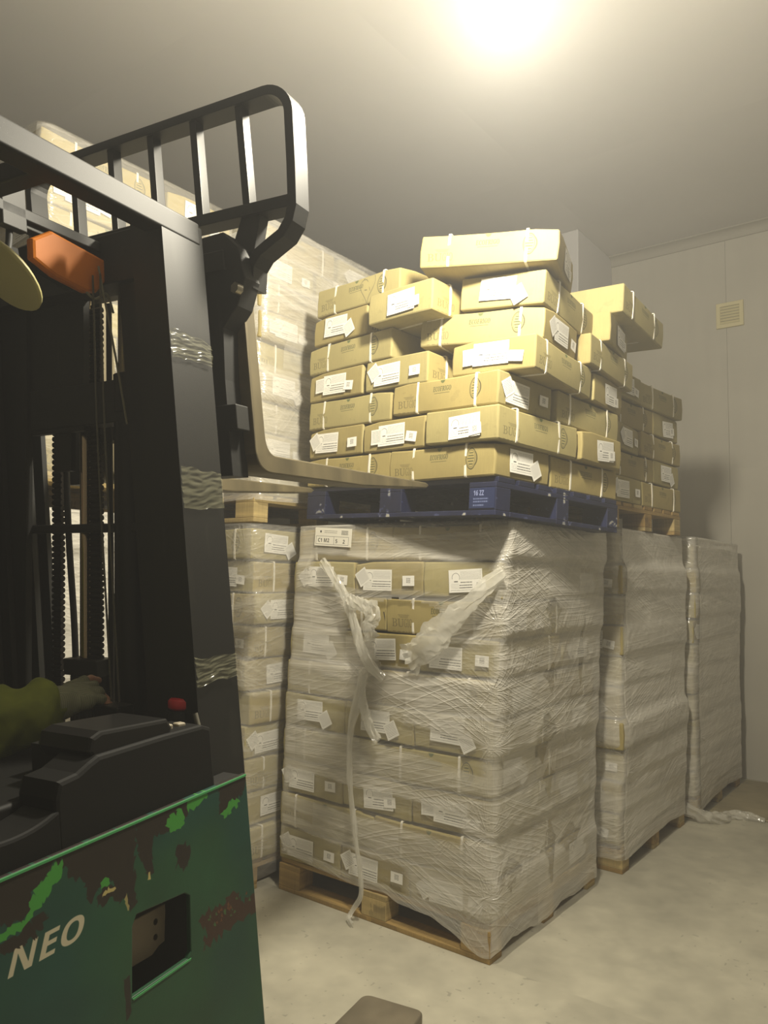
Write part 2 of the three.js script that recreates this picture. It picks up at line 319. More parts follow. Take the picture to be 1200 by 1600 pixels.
// ------------------------------------------------------------------ stretch film
function filmTextures(seed, thick, opt = {}) {
  const W = opt.w ?? 1152, H = W / 2, Bm = new Uint8Array(W * H * 4), D = new Uint8Array(W * H * 4);
  const passes = [];
  for (let i = 0; i < 7; i++) passes.push([0.02 + i * 0.16 + (hash(i, 1, seed) - 0.5) * 0.05, 0.11 + hash(i, 2, seed) * 0.05, (hash(i, 3, seed) - 0.5) * 0.25, 1]);
  for (let i = 0; i < 4; i++) passes.push([0.1 + i * 0.24 + (hash(i, 5, seed) - 0.5) * 0.1, 0.08 + hash(i, 6, seed) * 0.06, (hash(i, 7, seed) - 0.5) * 0.7, 0.8]);
  if (opt.passes) passes.push(...opt.passes);
  for (let y = 0; y < H; y++) for (let x = 0; x < W; x++) {
    const u = x / W, v = y / H; let t = 0.55, hgt = 0;
    for (let i = 0; i < passes.length; i++) {
      const [c, hw, sl, wt] = passes[i], du = ((u * 2 + hash(i, 9, seed)) % 1) - 0.5;
      const e = v - c - sl * du - 0.02 * (fbm(u * 7 + i * 3, i, seed + i, 3) - 0.5);
      const cov = 1 - sst(hw - 0.006, hw + 0.004, Math.abs(e));
      if (cov > 0) { const st = n2(u * 9 + i, (v - sl * du) * 210, seed + 3 * i); t += cov * wt * (0.45 + 0.75 * st * n2(u * 5 + i, v * 12, seed + 80)); hgt += cov * st * 0.5; if (Math.abs(Math.abs(e) - hw) < 0.006) t += 0.7 * wt * n2(u * 60, i, seed); }
    }
    // gathered diagonal folds
    const fold = n2(u * 14 + v * 7, v * 60 - u * 24, seed + 200), f2 = n2(u * 22 - v * 6, v * 90 + u * 16, seed + 300);
    const zone = sst(0.5, 0.75, fbm(u * 6, v * 5, seed + 50, 3));
    const S = u * 4.56, Y = v * 1.72, rdg = (a) => { const q = 1 - Math.abs(2 * a - 1), p = q * q * q; return p * p; };
    const fam = (th, fa, fc, k) => { const c = Math.cos(th), n = Math.sin(th), w = 0.04 * n2(S * 3, Y * 3, seed + k); return rdg(n2((S * c + Y * n) * fa + 50, (-S * n + Y * c + w) * fc + 50, seed + k)); };
    const zA = sst(0.42, 0.7, fbm(u * 7, v * 6, seed + 51, 2)), zB = sst(0.45, 0.72, fbm(u * 6 + 9, v * 5, seed + 52, 2)), zC = sst(0.5, 0.75, fbm(u * 9 + 4, v * 7, seed + 53, 2));
    let star = 0; for (let i = 0; i < 9; i++) { const px = i < 6 ? 1.19 : 0.3 + 2 * hash(i, 3, seed + 9), py = 0.12 + 0.28 * (i % 6) + 0.1 * hash(i, 4, seed + 9), dx = S - px, dy = Y - py, r = Math.hypot(dx, dy); if (r < 0.45) star = Math.max(star, rdg(n2((Math.atan2(dy, dx) + 4) * 9, r * 3, seed + 700 + i)) * Math.exp(-r * 7) * sst(0, 0.02, r)); }
    const ridge = fam(0.32, 2.2, 60, 400) * zA, ridge2 = fam(-0.38, 2.4, 70, 500) * zB, ridge3 = fam(1.0, 3.5, 45, 550) * zC * 0.7, hair = fam(0.05, 1.6, 120, 600) * 0.8;
    t *= 0.84 + 0.2 * fold * (0.4 + zone) + 0.35 * ridge + 0.35 * ridge2 + 0.3 * ridge3 + 0.3 * hair + 0.5 * star;
    if (opt.thin) t = opt.thin(u, v, t);
    const i4 = (y * W + x) * 4, al = 1 - Math.exp(-thick * t);
    const a8 = clamp(al, 0, 0.97) * 255; D[i4] = D[i4 + 1] = D[i4 + 2] = a8; D[i4 + 3] = 255;
    const b8 = clamp(30 * hgt / 2 + 45 * fold * (0.3 + zone) + 25 * f2 + 60 * ridge + 60 * ridge2 + 60 * ridge3 + 40 * hair + 130 * star, 0, 255); Bm[i4] = Bm[i4 + 1] = Bm[i4 + 2] = b8; Bm[i4 + 3] = 255;
  }
  const mk = (d) => { const t = new THREE.DataTexture(d, W, H); t.magFilter = t.minFilter = THREE.LinearFilter; t.wrapS = THREE.RepeatWrapping; t.needsUpdate = true; return t; };
  return [mk(D), mk(Bm)];
}
const FILMCOL = new THREE.Color(0.76, 0.73, 0.66);
function filmMat([a, b], bump = 0.006) { return new THREE.MeshPhysicalMaterial({ color: FILMCOL, roughness: 0.2, transparent: true, alphaMap: a, bumpMap: b, bumpScale: bump, side: THREE.DoubleSide, ior: 1.95, depthWrite: false }); }
const strandMat = new THREE.MeshPhysicalMaterial({ color: 0xe0ddd2, roughness: 0.14, ior: 1.9, transparent: true, opacity: 0.45, side: THREE.DoubleSide });
/** shell round a rectangle; off(side, s, y) gives the outward offset. Perimeter starts at the left end of the front and runs front, right, back, left */
function filmShell(t, name, x0, x1, z0, z1, y0, y1, off, mat, hole, shiftX = () => 0, flare = 0.0, botY = null) {
  const w = x1 - x0, d = z1 - z0, per = 2 * (w + d), nu = 330, nv = 150, rc = 0.03;
  const pos = [], uv = [], idx = [];
  const at = (s, y) => {
    let side, q, x, z, nx, nz;
    if (s < w) { side = 0; q = s; x = x0 + s; z = z1; nx = 0; nz = 1; } else if (s < w + d) { side = 1; q = s - w; x = x1; z = z1 - q; nx = 1; nz = 0; } else if (s < 2 * w + d) { side = 2; q = s - w - d; x = x1 - q; z = z0; nx = 0; nz = -1; } else { side = 3; q = s - 2 * w - d; x = x0; z = z0 + q; nx = -1; nz = 0; }
    const len = side % 2 ? d : w, e = Math.min(q, len - q);
    const o = off(side, q, y);
    // round the corners
    const cut = e < rc ? (rc - e) : 0, inx = cut * cut / (2 * rc) * 0.9;
    x += nx * (o - inx); z += nz * (o - inx);
    return [x, z];
  };
  for (let j = 0; j <= nv; j++) for (let i = 0; i <= nu; i++) {
    const v = j / nv, s = Math.min(per - 1e-6, i / nu * per); let y = y0 + v * (y1 - y0);
    const [ax, az] = at(s, y), [bx, bz] = at((s + 0.012) % per, y), [cx, cz] = at((s - 0.012 + per) % per, y);
    let x = (ax + bx + cx) / 3, z = (az + bz + cz) / 3;
    if (botY && j < 14) y += botY(s) * (14 - j) / 14;
    if (flare && j < 12) y += flare * (12 - j) / 12 * (fbm(s * 1.7, 3, 19, 3) - 0.35);
    pos.push(x + shiftX(y), y, z); uv.push(i / nu, v);
  }
  for (let j = 0; j < nv; j++) for (let i = 0; i < nu; i++) {
    const s = (i + 0.5) / nu * per, y = y0 + (j + 0.5) / nv * (y1 - y0);
    if (hole && s < w && hole(x0 + s, y)) continue;
    const a = j * (nu + 1) + i, b = a + 1, c = a + nu + 1, e = c + 1; idx.push(a, b, e, a, e, c);
  }
  // soft skirt over the top rim
  const top = nv * (nu + 1), base = pos.length / 3;
  for (let i = 0; i <= nu; i++) { const k = (top + i) * 3, mx = (x0 + x1) / 2, mz = (z0 + z1) / 2; pos.push(lerp(pos[k], mx, 0.07), pos[k + 1] + 0.006, lerp(pos[k + 2], mz, 0.07)); uv.push(i / nu, 0.995); }
  for (let i = 0; i < nu; i++) { const a = top + i, b = a + 1, c = base + i, e = c + 1; idx.push(a, b, e, a, e, c); }
  const g = new THREE.BufferGeometry(); g.setAttribute('position', new THREE.Float32BufferAttribute(pos, 3)); g.setAttribute('uv', new THREE.Float32BufferAttribute(uv, 2)); g.setIndex(idx); g.computeVertexNormals();
  return part(t, name, g, mat);
}
function strand(t, pts, r0, r1, seed, flat = 0.45, name = 'torn_strand') {
  const c = new THREE.CatmullRomCurve3(pts.map((p) => V(...p))), n = pts.length * 14, m = 18, pos = [], idx = [], fr = c.computeFrenetFrames(n, false);
  for (let i = 0; i <= n; i++) {
    const s = i / n, P = c.getPointAt(s), r = lerp(r0, r1, s) * (0.65 + 0.8 * fbm(s * 6, seed, seed, 2));
    for (let k = 0; k < m; k++) {
      const a = k / m * Math.PI * 2 + s * 3, kk = k < m / 2 ? k : m - k, q = r * (0.45 + 0.75 * n2(kk * 1.1 + 5, s * 7, seed + 4) + 0.35 * n2(kk * 2.1, s * 26, seed + 6));
      const off = V(Math.cos(a) * q, Math.sin(a) * q * 0.4, 0);
      const N = fr.normals[i], Bn = fr.binormals[i];
      const d = N.clone().multiplyScalar(off.x).addScaledVector(Bn, Math.sin(a) * q); d.z *= flat;
      pos.push(P.x + d.x, P.y + d.y, P.z + d.z);
    }
  }
  for (let i = 0; i < n; i++) for (let k = 0; k < m; k++) { const a = i * m + k, b = i * m + (k + 1) % m; idx.push(a, b, b + m, a, b + m, a + m); }
  const g = new THREE.BufferGeometry(); g.setAttribute('position', new THREE.Float32BufferAttribute(pos, 3)); g.setIndex(idx);
  return part(t, name, toCreasedNormals(g, 0.5), strandMat);
}
const bumpy = (seed, jit, pitch, y0) => (side, q, y) => {
  const k = (y - y0) / pitch - 0.5, k0 = Math.floor(k), f = sst(0.28, 0.72, k - k0), J = (n) => jit[side][clamp(n, 0, jit[side].length - 1)];
  const ledge = -0.003 * (1 - Math.min(1, Math.abs(k - k0 - 0.5) / 0.18)) * (0.4 + n2(q * 4, k0, seed));
  return 0.016 + lerp(J(k0), J(k0 + 1), f) + Math.min(0, ledge) + 0.012 * (fbm(q * 3 + side * 9 + y, y * 3 - q, seed, 3) - 0.5) + 0.003 * (n2(q * 20 + y * 18, y * 30 - q * 22, seed + 2) - 0.5);
};

// ------------------------------------------------------------------ STACK 1 (centre): wrapped lower, unwrapped upper on the blue pallet
{
  const x0 = -2.812, x1 = -1.617, z1 = -2.85, z0 = -3.92;
  pallet('light wooden pallet under the wrapped centre stack, on the floor in front', V((x0 + x1) / 2, 0, (z0 + z1) / 2), 0, 1.2, 1.08, woodMats.slice(0, 2), 0.15);
  const P = 0.1645, Y0 = 0.152, jit = [[], [], [], []];
  const sh = (k) => [0, 0, 0.004, 0.010, 0.018, 0.028, 0.038, 0.048, 0.058, 0.072][clamp(k, 0, 9)];
  const f = frame(x1, z1, 0);
  for (let k = 0; k < 10; k++) {
    const y = Y0 + k * P, long = k % 2 === 1, dz = [0, 0.004, 0.0, 0.004, 0.010, 0.008, 0.0, -0.002, 0.006, -0.012][k], dx = sh(k), o = -dx;
    for (const s of [0, 1, 2, 3]) jit[s][k] = s === 0 ? dz : s === 1 ? [0.012, 0, 0.006, 0, 0.01, 0.004, 0, 0.008, 0, 0.004][k] : 0;
    const lay = ORD[k] + ' layer', st = 'in the torn-film stack below the blue pallet';
    if (long) {
      place(f, 'l', o + 0.005, -dz, y, HB, `front right wrapped carton, ${lay}, ${st}`, { ends: '+' });
      place(f, 'l', o + 0.605, -dz, y, HB, `front left wrapped carton, ${lay}, ${st}`, { print: k === 7 ? 4 : undefined });
      place(f, 's', o + 0.01, 0.43, y, HB, `right rear wrapped carton, ${lay}, ${st}`);
    } else {
      for (let i = 0; i < 3; i++) place(f, 's', o + 0.003 + i * 0.4, -dz, y, HB, `front ${['right', 'middle', 'left'][i]} wrapped carton, ${lay}, ${st}`, { ends: '+' });
      place(f, 'l', o + 0.01, 0.64, y, HB, `right rear wrapped carton, ${lay}, ${st}`, { ends: '+' });
    }
  }
  // film
  const W = x1 - x0, D = z1 - z0, per = 2 * (W + D), uF = W / per, uS = (W + D) / per;
  const YB = 0.09, YT = 1.805, vOf = (y) => (y - YB) / (YT - YB);
  const tex = filmTextures(7, 0.31, {
    w: 2048,
    thin: (u, v, t) => {
      const y = YB + v * (YT - YB);
      if (u < uF) {
        const q = u / uF; let k = 1;
        const band = (yc, hw, a, b, amt, sl = 0) => { const e = Math.abs(y - yc - sl * (q - 0.5) - 0.03 * (fbm(q * 5, yc * 7, 5, 3) - 0.5)); const m = (1 - sst(hw * 0.75, hw, e)) * sst(a - 0.03, a + 0.03, q) * (1 - sst(b - 0.03, b + 0.03, q)); k = Math.min(k, 1 - amt * m); };
        band(1.57, 0.085, 0.1, 0.97, 0.78, -0.03); band(1.20, 0.085, 0.48, 0.99, 0.68); band(1.36, 0.1, 0.30, 0.74, 0.6);
        band(0.86, 0.075, 0.12, 0.97, 0.66, -0.10); band(0.52, 0.075, 0.05, 0.90, 0.7, -0.04); band(0.22, 0.08, 0.03, 0.66, 0.68, -0.06); band(1.74, 0.07, 0.0, 0.9, 0.3);
        return t * (0.62 + 0.55 * k) * (k < 1 ? k : 1);
      }
      if (u < uS) { const q = (u - uF) / (uS - uF); let k = 1.9; const spot = (a, yc, w, h) => { const dx = (q - a) / (w * 1.3), dy = (y - yc) / (h * 1.3); const m = (1 - sst(0.75, 0.95, Math.abs(dx) + Math.max(0, dy) * 0.9 + Math.max(0, -dy) * (0.7 + 0.3 * clamp(dx, -1, 1)) + 0.9 * (fbm(q * 14 + a * 31, y * 14, 4, 3) - 0.5))) * (0.75 + 0.25 * n2(q * 30, y * 140 + q * 40, 6)); k -= 1.15 * m; }; spot(0.42, 1.42, 0.06, 0.06); spot(0.45, 1.12, 0.07, 0.05); spot(0.40, 0.86, 0.1, 0.07); spot(0.46, 0.66, 0.06, 0.06); spot(0.48, 0.36, 0.05, 0.09); spot(0.7, 0.33, 0.1, 0.05); spot(0.12, 0.32, 0.1, 0.05); spot(0.75, 1.2, 0.03, 0.12); return (0.5 + 0.5 * t) * k; }
      return t;
    },
    passes: [[0.94, 0.03, 0.02, 0.9], [0.62, 0.05, -0.5, 0.7], [0.32, 0.06, -0.35, 0.8]],
  });
  const film = thing('stretch_film', 'torn clear stretch film round the front centre stack of cartons', 'plastic film', V(0, 0, 0));
  const shift = (y) => { const k = (y - Y0) / P - 0.5; const a = sh(clamp(Math.floor(k), 0, 9)), b = sh(clamp(Math.floor(k) + 1, 0, 9)); return lerp(a, b, sst(0.3, 0.7, k - Math.floor(k))); };
  const hp = [[-2.34, 1.33], [-2.30, 1.42], [-2.2, 1.452], [-2.05, 1.452], [-1.88, 1.395], [-1.97, 1.31], [-2.06, 1.25], [-2.02, 1.20], [-2.08, 1.16], [-2.24, 1.155], [-2.27, 1.25]];
  const inside = (x, y) => { let c = false; for (let i = 0, j = hp.length - 1; i < hp.length; j = i++) { const [xi, yi] = hp[i], [xj, yj] = hp[j]; if ((yi > y) !== (yj > y) && x < (xj - xi) * (y - yi) / (yj - yi) + xi) c = !c; } return c; };
  filmShell(film, 'film_wrap', x0, x1, z0, z1, YB, YT, bumpy(7, jit, P, Y0), filmMat(tex, 0.008), (x, y) => inside(x + shift(y) * 0 + 0.02 * (n2(x * 40, y * 40, 3) - 0.5), y + 0.02 * (n2(x * 30, y * 30, 8) - 0.5)), shift, 0.0, (s) => s < W ? 0.10 * (1 - s / W) - 0.06 * sst(0.75, 1, s / W) + 0.05 * (fbm(s * 6, 1, 4, 3) - 0.5) : -0.04 + 0.05 * (fbm(s * 6, 1, 4, 3) - 0.5));
  const Z = -2.795;
  strand(film, [[-2.55, 1.625, -2.825], [-2.45, 1.55, Z], [-2.36, 1.43, Z], [-2.31, 1.32, Z], [-2.27, 1.22, Z], [-2.22, 1.15, Z], [-2.15, 1.095, -2.81]], 0.02, 0.022, 3, 0.5);
  strand(film, [[-2.36, 1.44, Z], [-2.28, 1.425, Z], [-2.215, 1.385, Z - 0.01], [-2.23, 1.32, Z], [-2.21, 1.27, Z]], 0.03, 0.034, 5, 0.5);
  strand(film, [[-2.25, 1.13, Z], [-2.262, 1.03, Z], [-2.245, 0.945, Z], [-2.215, 0.87, Z], [-2.165, 0.818, Z]], 0.018, 0.024, 9, 0.4);
  strand(film, [[-2.26, 1.12, Z], [-2.285, 1.0, Z], [-2.325, 0.85, Z], [-2.33, 0.67, Z], [-2.29, 0.39, Z], [-2.25, 0.20, Z], [-2.25, 0.12, Z], [-2.295, 0.05, Z], [-2.30, 0.02, Z + 0.02], [-2.255, 0.012, Z + 0.05]], 0.02, 0.011, 13, 0.4);
  strand(film, [[-1.55, 1.585, -2.83], [-1.66, 1.485, Z], [-1.755, 1.40, Z], [-1.835, 1.33, Z], [-1.92, 1.255, Z], [-2.02, 1.19, -2.82]], 0.022, 0.062, 17, 0.22);
  // paper sheet under the film at the top left
  const sheetTex = canvasTex(512, 192, (c, w, h) => { c.fillStyle = '#e9e5d8'; c.fillRect(0, 0, w, h); c.fillStyle = '#3e3d38'; c.strokeStyle = '#3e3d38'; c.font = 'bold 56px sans-serif'; c.fillText('C1 M2', 44, 152); c.fillText('5', 290, 156); c.fillText('2', 392, 158); c.fillRect(70, 30, 22, 22); c.lineWidth = 3; c.strokeRect(20, 90, 250, 84); c.strokeRect(270, 90, 200, 84); lines(c, 370, 24, 90, 4, 12, 7, 5); lines(c, 130, 30, 180, 2, 18, 5, 8); });
  const sheet = new THREE.Mesh(paperGeo(0.24, 0.09, 0.01), paper(sheetTex)); sheet.name = 'paper_sheet'; sheet.position.set(-2.50, 1.745, z1 + 0.018 - 0.008); sheet.rotation.z = -0.06;
  sheet.userData = { label: 'printed white paper sheet under the film, top left of the wrapped centre stack', category: 'paper' }; sheet.receiveShadow = true; scene.add(sheet);
}
// upper stack on blue pallet
{
  const yaw = -0.129, nx = -1.529, nz = -2.722, yb = 1.81, f = frame(nx, nz, yaw), SA = 0.029, SB = -0.02;
  const c = f.at(0.6, 0.5), hgt = (a, b) => SA * a + SB * b;
  const pt = pallet('scuffed blue painted pallet on top of the wrapped centre stack', V(c.x, yb + hgt(0.6, 0.5), c.z), f.turn, 1.2, 1.0, blueMats, 0.16, true);
  pt.rotation.set(SB, f.turn, -SA, 'YXZ');
  // stencilled paint on the right front block
  const st = canvasTex(256, 128, (g, w, h) => { g.fillStyle = '#1c2850'; g.fillRect(0, 0, w, h); g.fillStyle = '#8d96bf'; g.font = 'bold 44px sans-serif'; g.fillText('16 ZZ', 40, 48); g.globalAlpha = 0.7; lines(g, 40, 64, 150, 2, 18, 9, 3); lines(g, 40, 104, 110, 1, 18, 10, 6); });
  const sp = part(pt, 'stencil', new THREE.PlaneGeometry(0.13, 0.085), std({ map: st, roughness: 0.6 })); sp.position.set(0.53, 0.072, 0.502);
  const P = 0.147, T = 0.163, st2 = 'bare stack on the blue pallet';
  // right front bottom corner of the carton at (a, b) in the stack's frame, turned by dt, drooping to the right by ez
  const put = (kind, a, b, k, label, o = {}) => {
    const dt = o.dt ?? 0, lu = kind === 'l' ? BL : BW, lv = kind === 'l' ? BW : BL, ax = V(0, 1, 0);
    const u = f.u.clone().applyAxisAngle(ax, dt), v = f.v.clone().applyAxisAngle(ax, dt), droop = SA + (o.droop ?? 0), back = SB + (o.back ?? 0);
    const C = f.at(a, b).addScaledVector(u, lu / 2).addScaledVector(v, lv / 2), y = yb + T + k * P + SA * a + SB * b + droop * lu / 2 + back * lv / 2 + (o.dy ?? 0);
    const tilts = kind === 'l' ? { tz: -droop, tx: back } : { tx: -droop, tz: -back };
    return carton(label, C.x, y, C.z, (kind === 'l' ? f.turn : f.turn - Math.PI / 2) + dt, HA, { ...o, ...tilts });
  };
  const lay = (k) => ORD[k] + ' layer';
  const L = (w, k) => `${w}, ${lay(k)}, ${st2}`;
  // bottom and third layers: two long sides forward
  for (const k of [0, 2]) {
    put('l', k ? -0.01 : 0.005, k ? 0.0 : 0.0, k, L('front right carton, long side forward', k), { ends: '+', set: k ? 3 : 1, droop: k ? 0.02 : 0 });
    put('l', 0.605, 0.005, k, L('front left carton, long side forward', k));
    put('s', k ? -0.03 : 0.01, 0.42, k, L('right rear carton, long side outward', k), { dt: k ? 0.05 : 0 });
    put('s', 0.41, 0.41, k, L('middle rear carton, mostly hidden', k));
  }
  // second layer
  put('s', -0.03, -0.02, 1, L('front right carton, label end forward', 1), { ends: '+', set: 4 });
  put('s', 0.385, 0, 1, L('front middle carton, label end forward', 1), { ends: '+', set: 2 });
  put('s', 0.79, 0, 1, L('front left carton, label end forward', 1), { ends: '+', set: 3 });
  put('l', -0.04, 0.60, 1, L('right rear carton, label end outward', 1), { ends: '+', set: 4, dt: 0.04 });
  // fourth layer
  put('s', -0.14, 0.08, 3, L('front right carton, twisted, label end forward', 3), { ends: '+', set: 2, dt: 0.15, droop: 0.02 });
  put('s', 0.375, 0, 3, L('front middle carton, label end forward', 3), { ends: '+', set: 3 });
  put('s', 0.80, 0, 3, L('front left carton, label end forward', 3), { ends: '+', set: 2 });
  put('l', -0.05, 0.70, 3, L('right rear carton, label end outward', 3), { ends: '+', set: 4, dt: 0.17 });
  // fifth layer
  put('l', -0.13, 0.16, 4, L('front right twisted carton, long side forward', 4), { ends: '+', set: 0, dt: 0.21, droop: 0.05 });
  put('l', 0.605, 0.0, 4, L('front left carton, long side forward', 4));
  put('s', -0.09, 0.60, 4, L('right rear carton, bright end', 4), { dt: 0.16 });
  put('s', 0.41, 0.45, 4, L('middle rear carton, mostly hidden', 4));
  // sixth layer
  put('s', -0.14, 0.15, 5, L('front right half shadowed carton', 5), { ends: '+', set: 1, dt: 0.2, droop: 0.05 });
  put('s', 0.29, -0.07, 5, L('front middle carton, label end forward', 5), { ends: '+', set: 4 });
  put('s', 0.775, 0, 5, L('front left carton, label end forward', 5), { ends: '+', set: 1 });
  put('l', -0.10, 0.76, 5, L('right rear carton, label end outward', 5), { ends: '+', set: 4, dt: 0.28 });
  // top layer
  put('l', 0.555, 0.0, 6, 'carton with hand drawn heart, front left, top layer, bare stack on the blue pallet', { print: 3 });
  put('l', -0.21, 0.14, 6, 'brightly lit topmost carton below the lamp, front right, top layer', { dy: 0.012, dt: 0.41, droop: 0.05, ends: '+' });
  put('s', -0.11, 0.88, 6, 'topmost rear carton sticking out far over the right rear side', { dy: 0.03, dt: 0.13, back: -0.05 });
}

// ------------------------------------------------------------------ STACKS R1, R2 behind on the right
function wrapped(tag, x0, x1, z0, z1, seed, thick, P, N, Y0, YT, where, opt = {}) {
  const jit = [[], [], [], []], f = frame(x1, z1, 0);
  for (let k = 0; k < N; k++) {
    const y = Y0 + k * P, long = (k + (opt.odd ?? 0)) % 2 === 1, dz = rr(-0.012, 0.02), dx = rr(-0.012, 0.02);
    jit[0][k] = dz; jit[1][k] = dx; jit[2][k] = 0; jit[3][k] = 0;
    const lay = ORD[k] + ' layer';
    if (long) {
      place(f, 'l', -dx + 0.005, -dz, y, HB, `front right wrapped carton, ${lay}, ${where}`, { ends: '+' });
      place(f, 's', -dx + 0.005, 0.43, y, HB, `right rear wrapped carton, ${lay}, ${where}`);
      if (opt.front) place(f, 'l', -dx + 0.605, -dz, y, HB, `front left wrapped carton, ${lay}, ${where}`);
    } else {
      place(f, 's', -dx + 0.003, -dz, y, HB, `front right wrapped carton, ${lay}, ${where}`, { ends: '+' });
      place(f, 'l', -dx + 0.005, 0.63, y, HB, `right rear wrapped carton, ${lay}, ${where}`, { ends: '+' });
      if (opt.front) place(f, 's', -dx + 0.403, -dz, y, HB, `front middle wrapped carton, ${lay}, ${where}`, { ends: '+' });
    }
  }
  const film = thing('stretch_film', `clear stretch film round the ${tag}`, 'plastic film', V(0, 0, 0));
  filmShell(film, 'film_wrap', x0, x1, z0, z1, opt.yb ?? Y0 - 0.1, YT, bumpy(seed, jit, P, Y0), filmMat(opt.tex ?? filmTextures(seed, thick, { thin: opt.thin }), 0.007), null, undefined, opt.flare ?? 0.1);
  return film;
}
const fogTex = filmTextures(31, 0.85, { thin: (u, v, t) => u < 0.262 ? t * 0.32 : t * (0.75 + 0.25 * sst(0.262, 0.30, u)) + 0.25 });
{
  pallet('wooden pallet on the floor under the second wrapped stack from the front right', V(-2.15, 0, -4.69), 0, 1.2, 1.1, woodMats, 0.145);
  wrapped('second floor stack along the right aisle', -2.74, -1.545, -5.26, -4.13, 31, 1, 0.167, 10, 0.148, 1.845, 'the wrapped stack behind the blue pallet stack', { tex: fogTex, yb: 0.06 });
  pallet('wooden pallet on the floor under the wrapped stack nearest the far wall', V(-2.11, 0, -5.96), 0, 1.2, 1.14, woodMats, 0.145);
  const f2 = wrapped('floor stack nearest the far wall', -2.70, -1.50, -6.56, -5.36, 37, 1, 0.167, 10, 0.148, 1.86, 'the wrapped stack nearest the far wall', { tex: fogTex, odd: 1, yb: 0.05 });
  strand(f2, [[-1.62, 0.10, -5.33], [-1.56, 0.08, -5.31], [-1.47, 0.05, -5.34], [-1.40, 0.02, -5.42], [-1.36, 0.02, -5.55], [-1.30, 0.02, -5.60], [-1.15, 0.015, -5.61]], 0.05, 0.02, 23, 1, 'loose_film_tail');
  // unwrapped cartons on a wooden pallet above the second stack
  const f = frame(-1.56, -4.05, -0.07), yb = 1.85, c = f.at(0.6, 0.5), st = 'bare shadowed stack near the far wall';
  pallet('bare wooden pallet on top of the second wrapped stack, behind the blue pallet', V(c.x, yb, c.z), f.turn, 1.2, 1.0, woodMats, 0.145);
  const P = 0.15, T = 0.147, lay = (k) => ORD[k] + ' layer';
  for (let k = 0; k < 5; k++) {
    const y = yb + T + k * P, dx = [0.0, -0.01, 0.0, -0.01, 0.01][k], H = HA;
    if (k % 2 === 0) {
      place(f, 'l', -dx, 0, y, H, `carton label end outward, right side front, ${lay(k)}, ${st}`, { ends: '+', dt: k === 2 ? 0.12 : 0 });
      place(f, 's', -dx, 0.42 - (k === 4 ? 0.0 : 0), y, H, `carton long side outward, right side rear, ${lay(k)}, ${st}`, { dt: k === 4 ? -0.04 : 0 });
      place(f, 'l', 0.6, 0, y, H, `carton front left, ${lay(k)}, ${st}`);
    } else {
      place(f, 's', -dx, 0, y, H, `carton long side outward, right side front, ${lay(k)}, ${st}`, { ends: '+' });
      place(f, 'l', -dx, 0.605, y, H, `carton label end outward, right side rear, ${lay(k)}, ${st}`, { ends: '+' });
      place(f, 's', 0.402, 0, y, H, `carton front middle, ${lay(k)}, ${st}`);
    }
  }
}
// ------------------------------------------------------------------ STACKS L1, L2 on the left, two pallets high
{
  const lTex = filmTextures(53, 0.17), lTex2 = filmTextures(59, 0.33), dense = fogTex;
  const two = (x1, z1, near, seed, tA, tB) => {
    const x0 = x1 - 1.2, z0 = z1 - 1.04, cx = (x0 + x1) / 2, cz = (z0 + z1) / 2;
    pallet(`wooden pallet on the floor under the ${near}`, V(cx, 0, cz), 0, 1.2, 1.04, woodMats, 0.145);
    wrapped(`lower half of the ${near}`, x0, x1, z0, z1, seed, 1, 0.165, 10, 0.148, 1.815, `low half of ${near}`, { tex: tA, front: true });
    pallet(`pale wooden pallet carrying the upper half of the ${near}`, V(cx, 1.825, cz), 0, 1.2, 1.04, woodMats.slice(0, 1), 0.145);
    wrapped(`upper half of the ${near}`, x0, x1, z0, z1, seed + 1, 1, 0.162, 9, 1.972, 3.445, `high half of ${near}`, { tex: tB, front: true, yb: 1.93, flare: 0.05 });
  };
  two(-2.90, -2.68, 'tall left stack behind the fork tips', 53, lTex, lTex2);
  two(-3.04, -1.56, 'tall left stack behind the forklift mast', 57, dense, lTex);
}

// ------------------------------------------------------------------ forklift (coordinates: w right, u up the leaning mast, l forward)
const TO = V(-1.84532673, 1.88181857, -1.38266095), TL = V(-0.1800237, 0.04509557, -0.98262804), TU = V(-0.09684197, 0.99328313, 0.06332663), TW = V(0.9836287, 0, -0.18020703);
const BASE = V(TO.x + TU.x * -1.89, 0, TO.z + TU.z * -1.89);
const TM = new THREE.Matrix4().makeBasis(TW, TU, TL.clone().negate()).setPosition(TO.x - BASE.x, TO.y - BASE.y, TO.z - BASE.z);
const tg = (g) => { g.applyMatrix4(TM); return g; };                       // geometry with x=w, y=u, z=-l
const T = (w, u, l) => V(w, u, -l).applyMatrix4(TM);                       // point relative to the group
const blackTex = dataTex(256, 256, (u, v) => { const k = 0.8 + 0.5 * (fbm(u * 7, v * 7, 3, 4) - 0.4), s = fbm(u * 30, v * 6, 12, 3) > 0.74 ? 1.6 : 1; return [17 * k * s, 17 * k * s, 14 * k * s]; }, true);
const mBlack = std({ map: blackTex, roughness: 0.6, metalness: 0.0 });
const mSteel = std({ map: blackTex, color: 0xffffff, roughness: 0.35, metalness: 0.4 });
const mPlastic = new THREE.MeshPhysicalMaterial({ color: 0x0a0a09, roughness: 0.6, specularIntensity: 0.5 });
const mChrome = std({ color: 0xb9a890, roughness: 0.16, metalness: 1 });
const mChain = std({ color: 0x2a2622, roughness: 0.4, metalness: 0.7 });
const mRubber = std({ color: 0x111111, roughness: 0.6 });
const forkTex = dataTex(256, 128, (u, v) => { const k = 0.85 + 0.4 * (fbm(u * 14, v * 5, 8, 4) - 0.5); return [118 * k, 108 * k, 82 * k]; }, true);
const mFork = std({ map: forkTex, roughness: 0.55, metalness: 0.35 });
const truck = thing('forklift', 'worn green and black forklift with raised forks at the left', 'forklift', BASE);
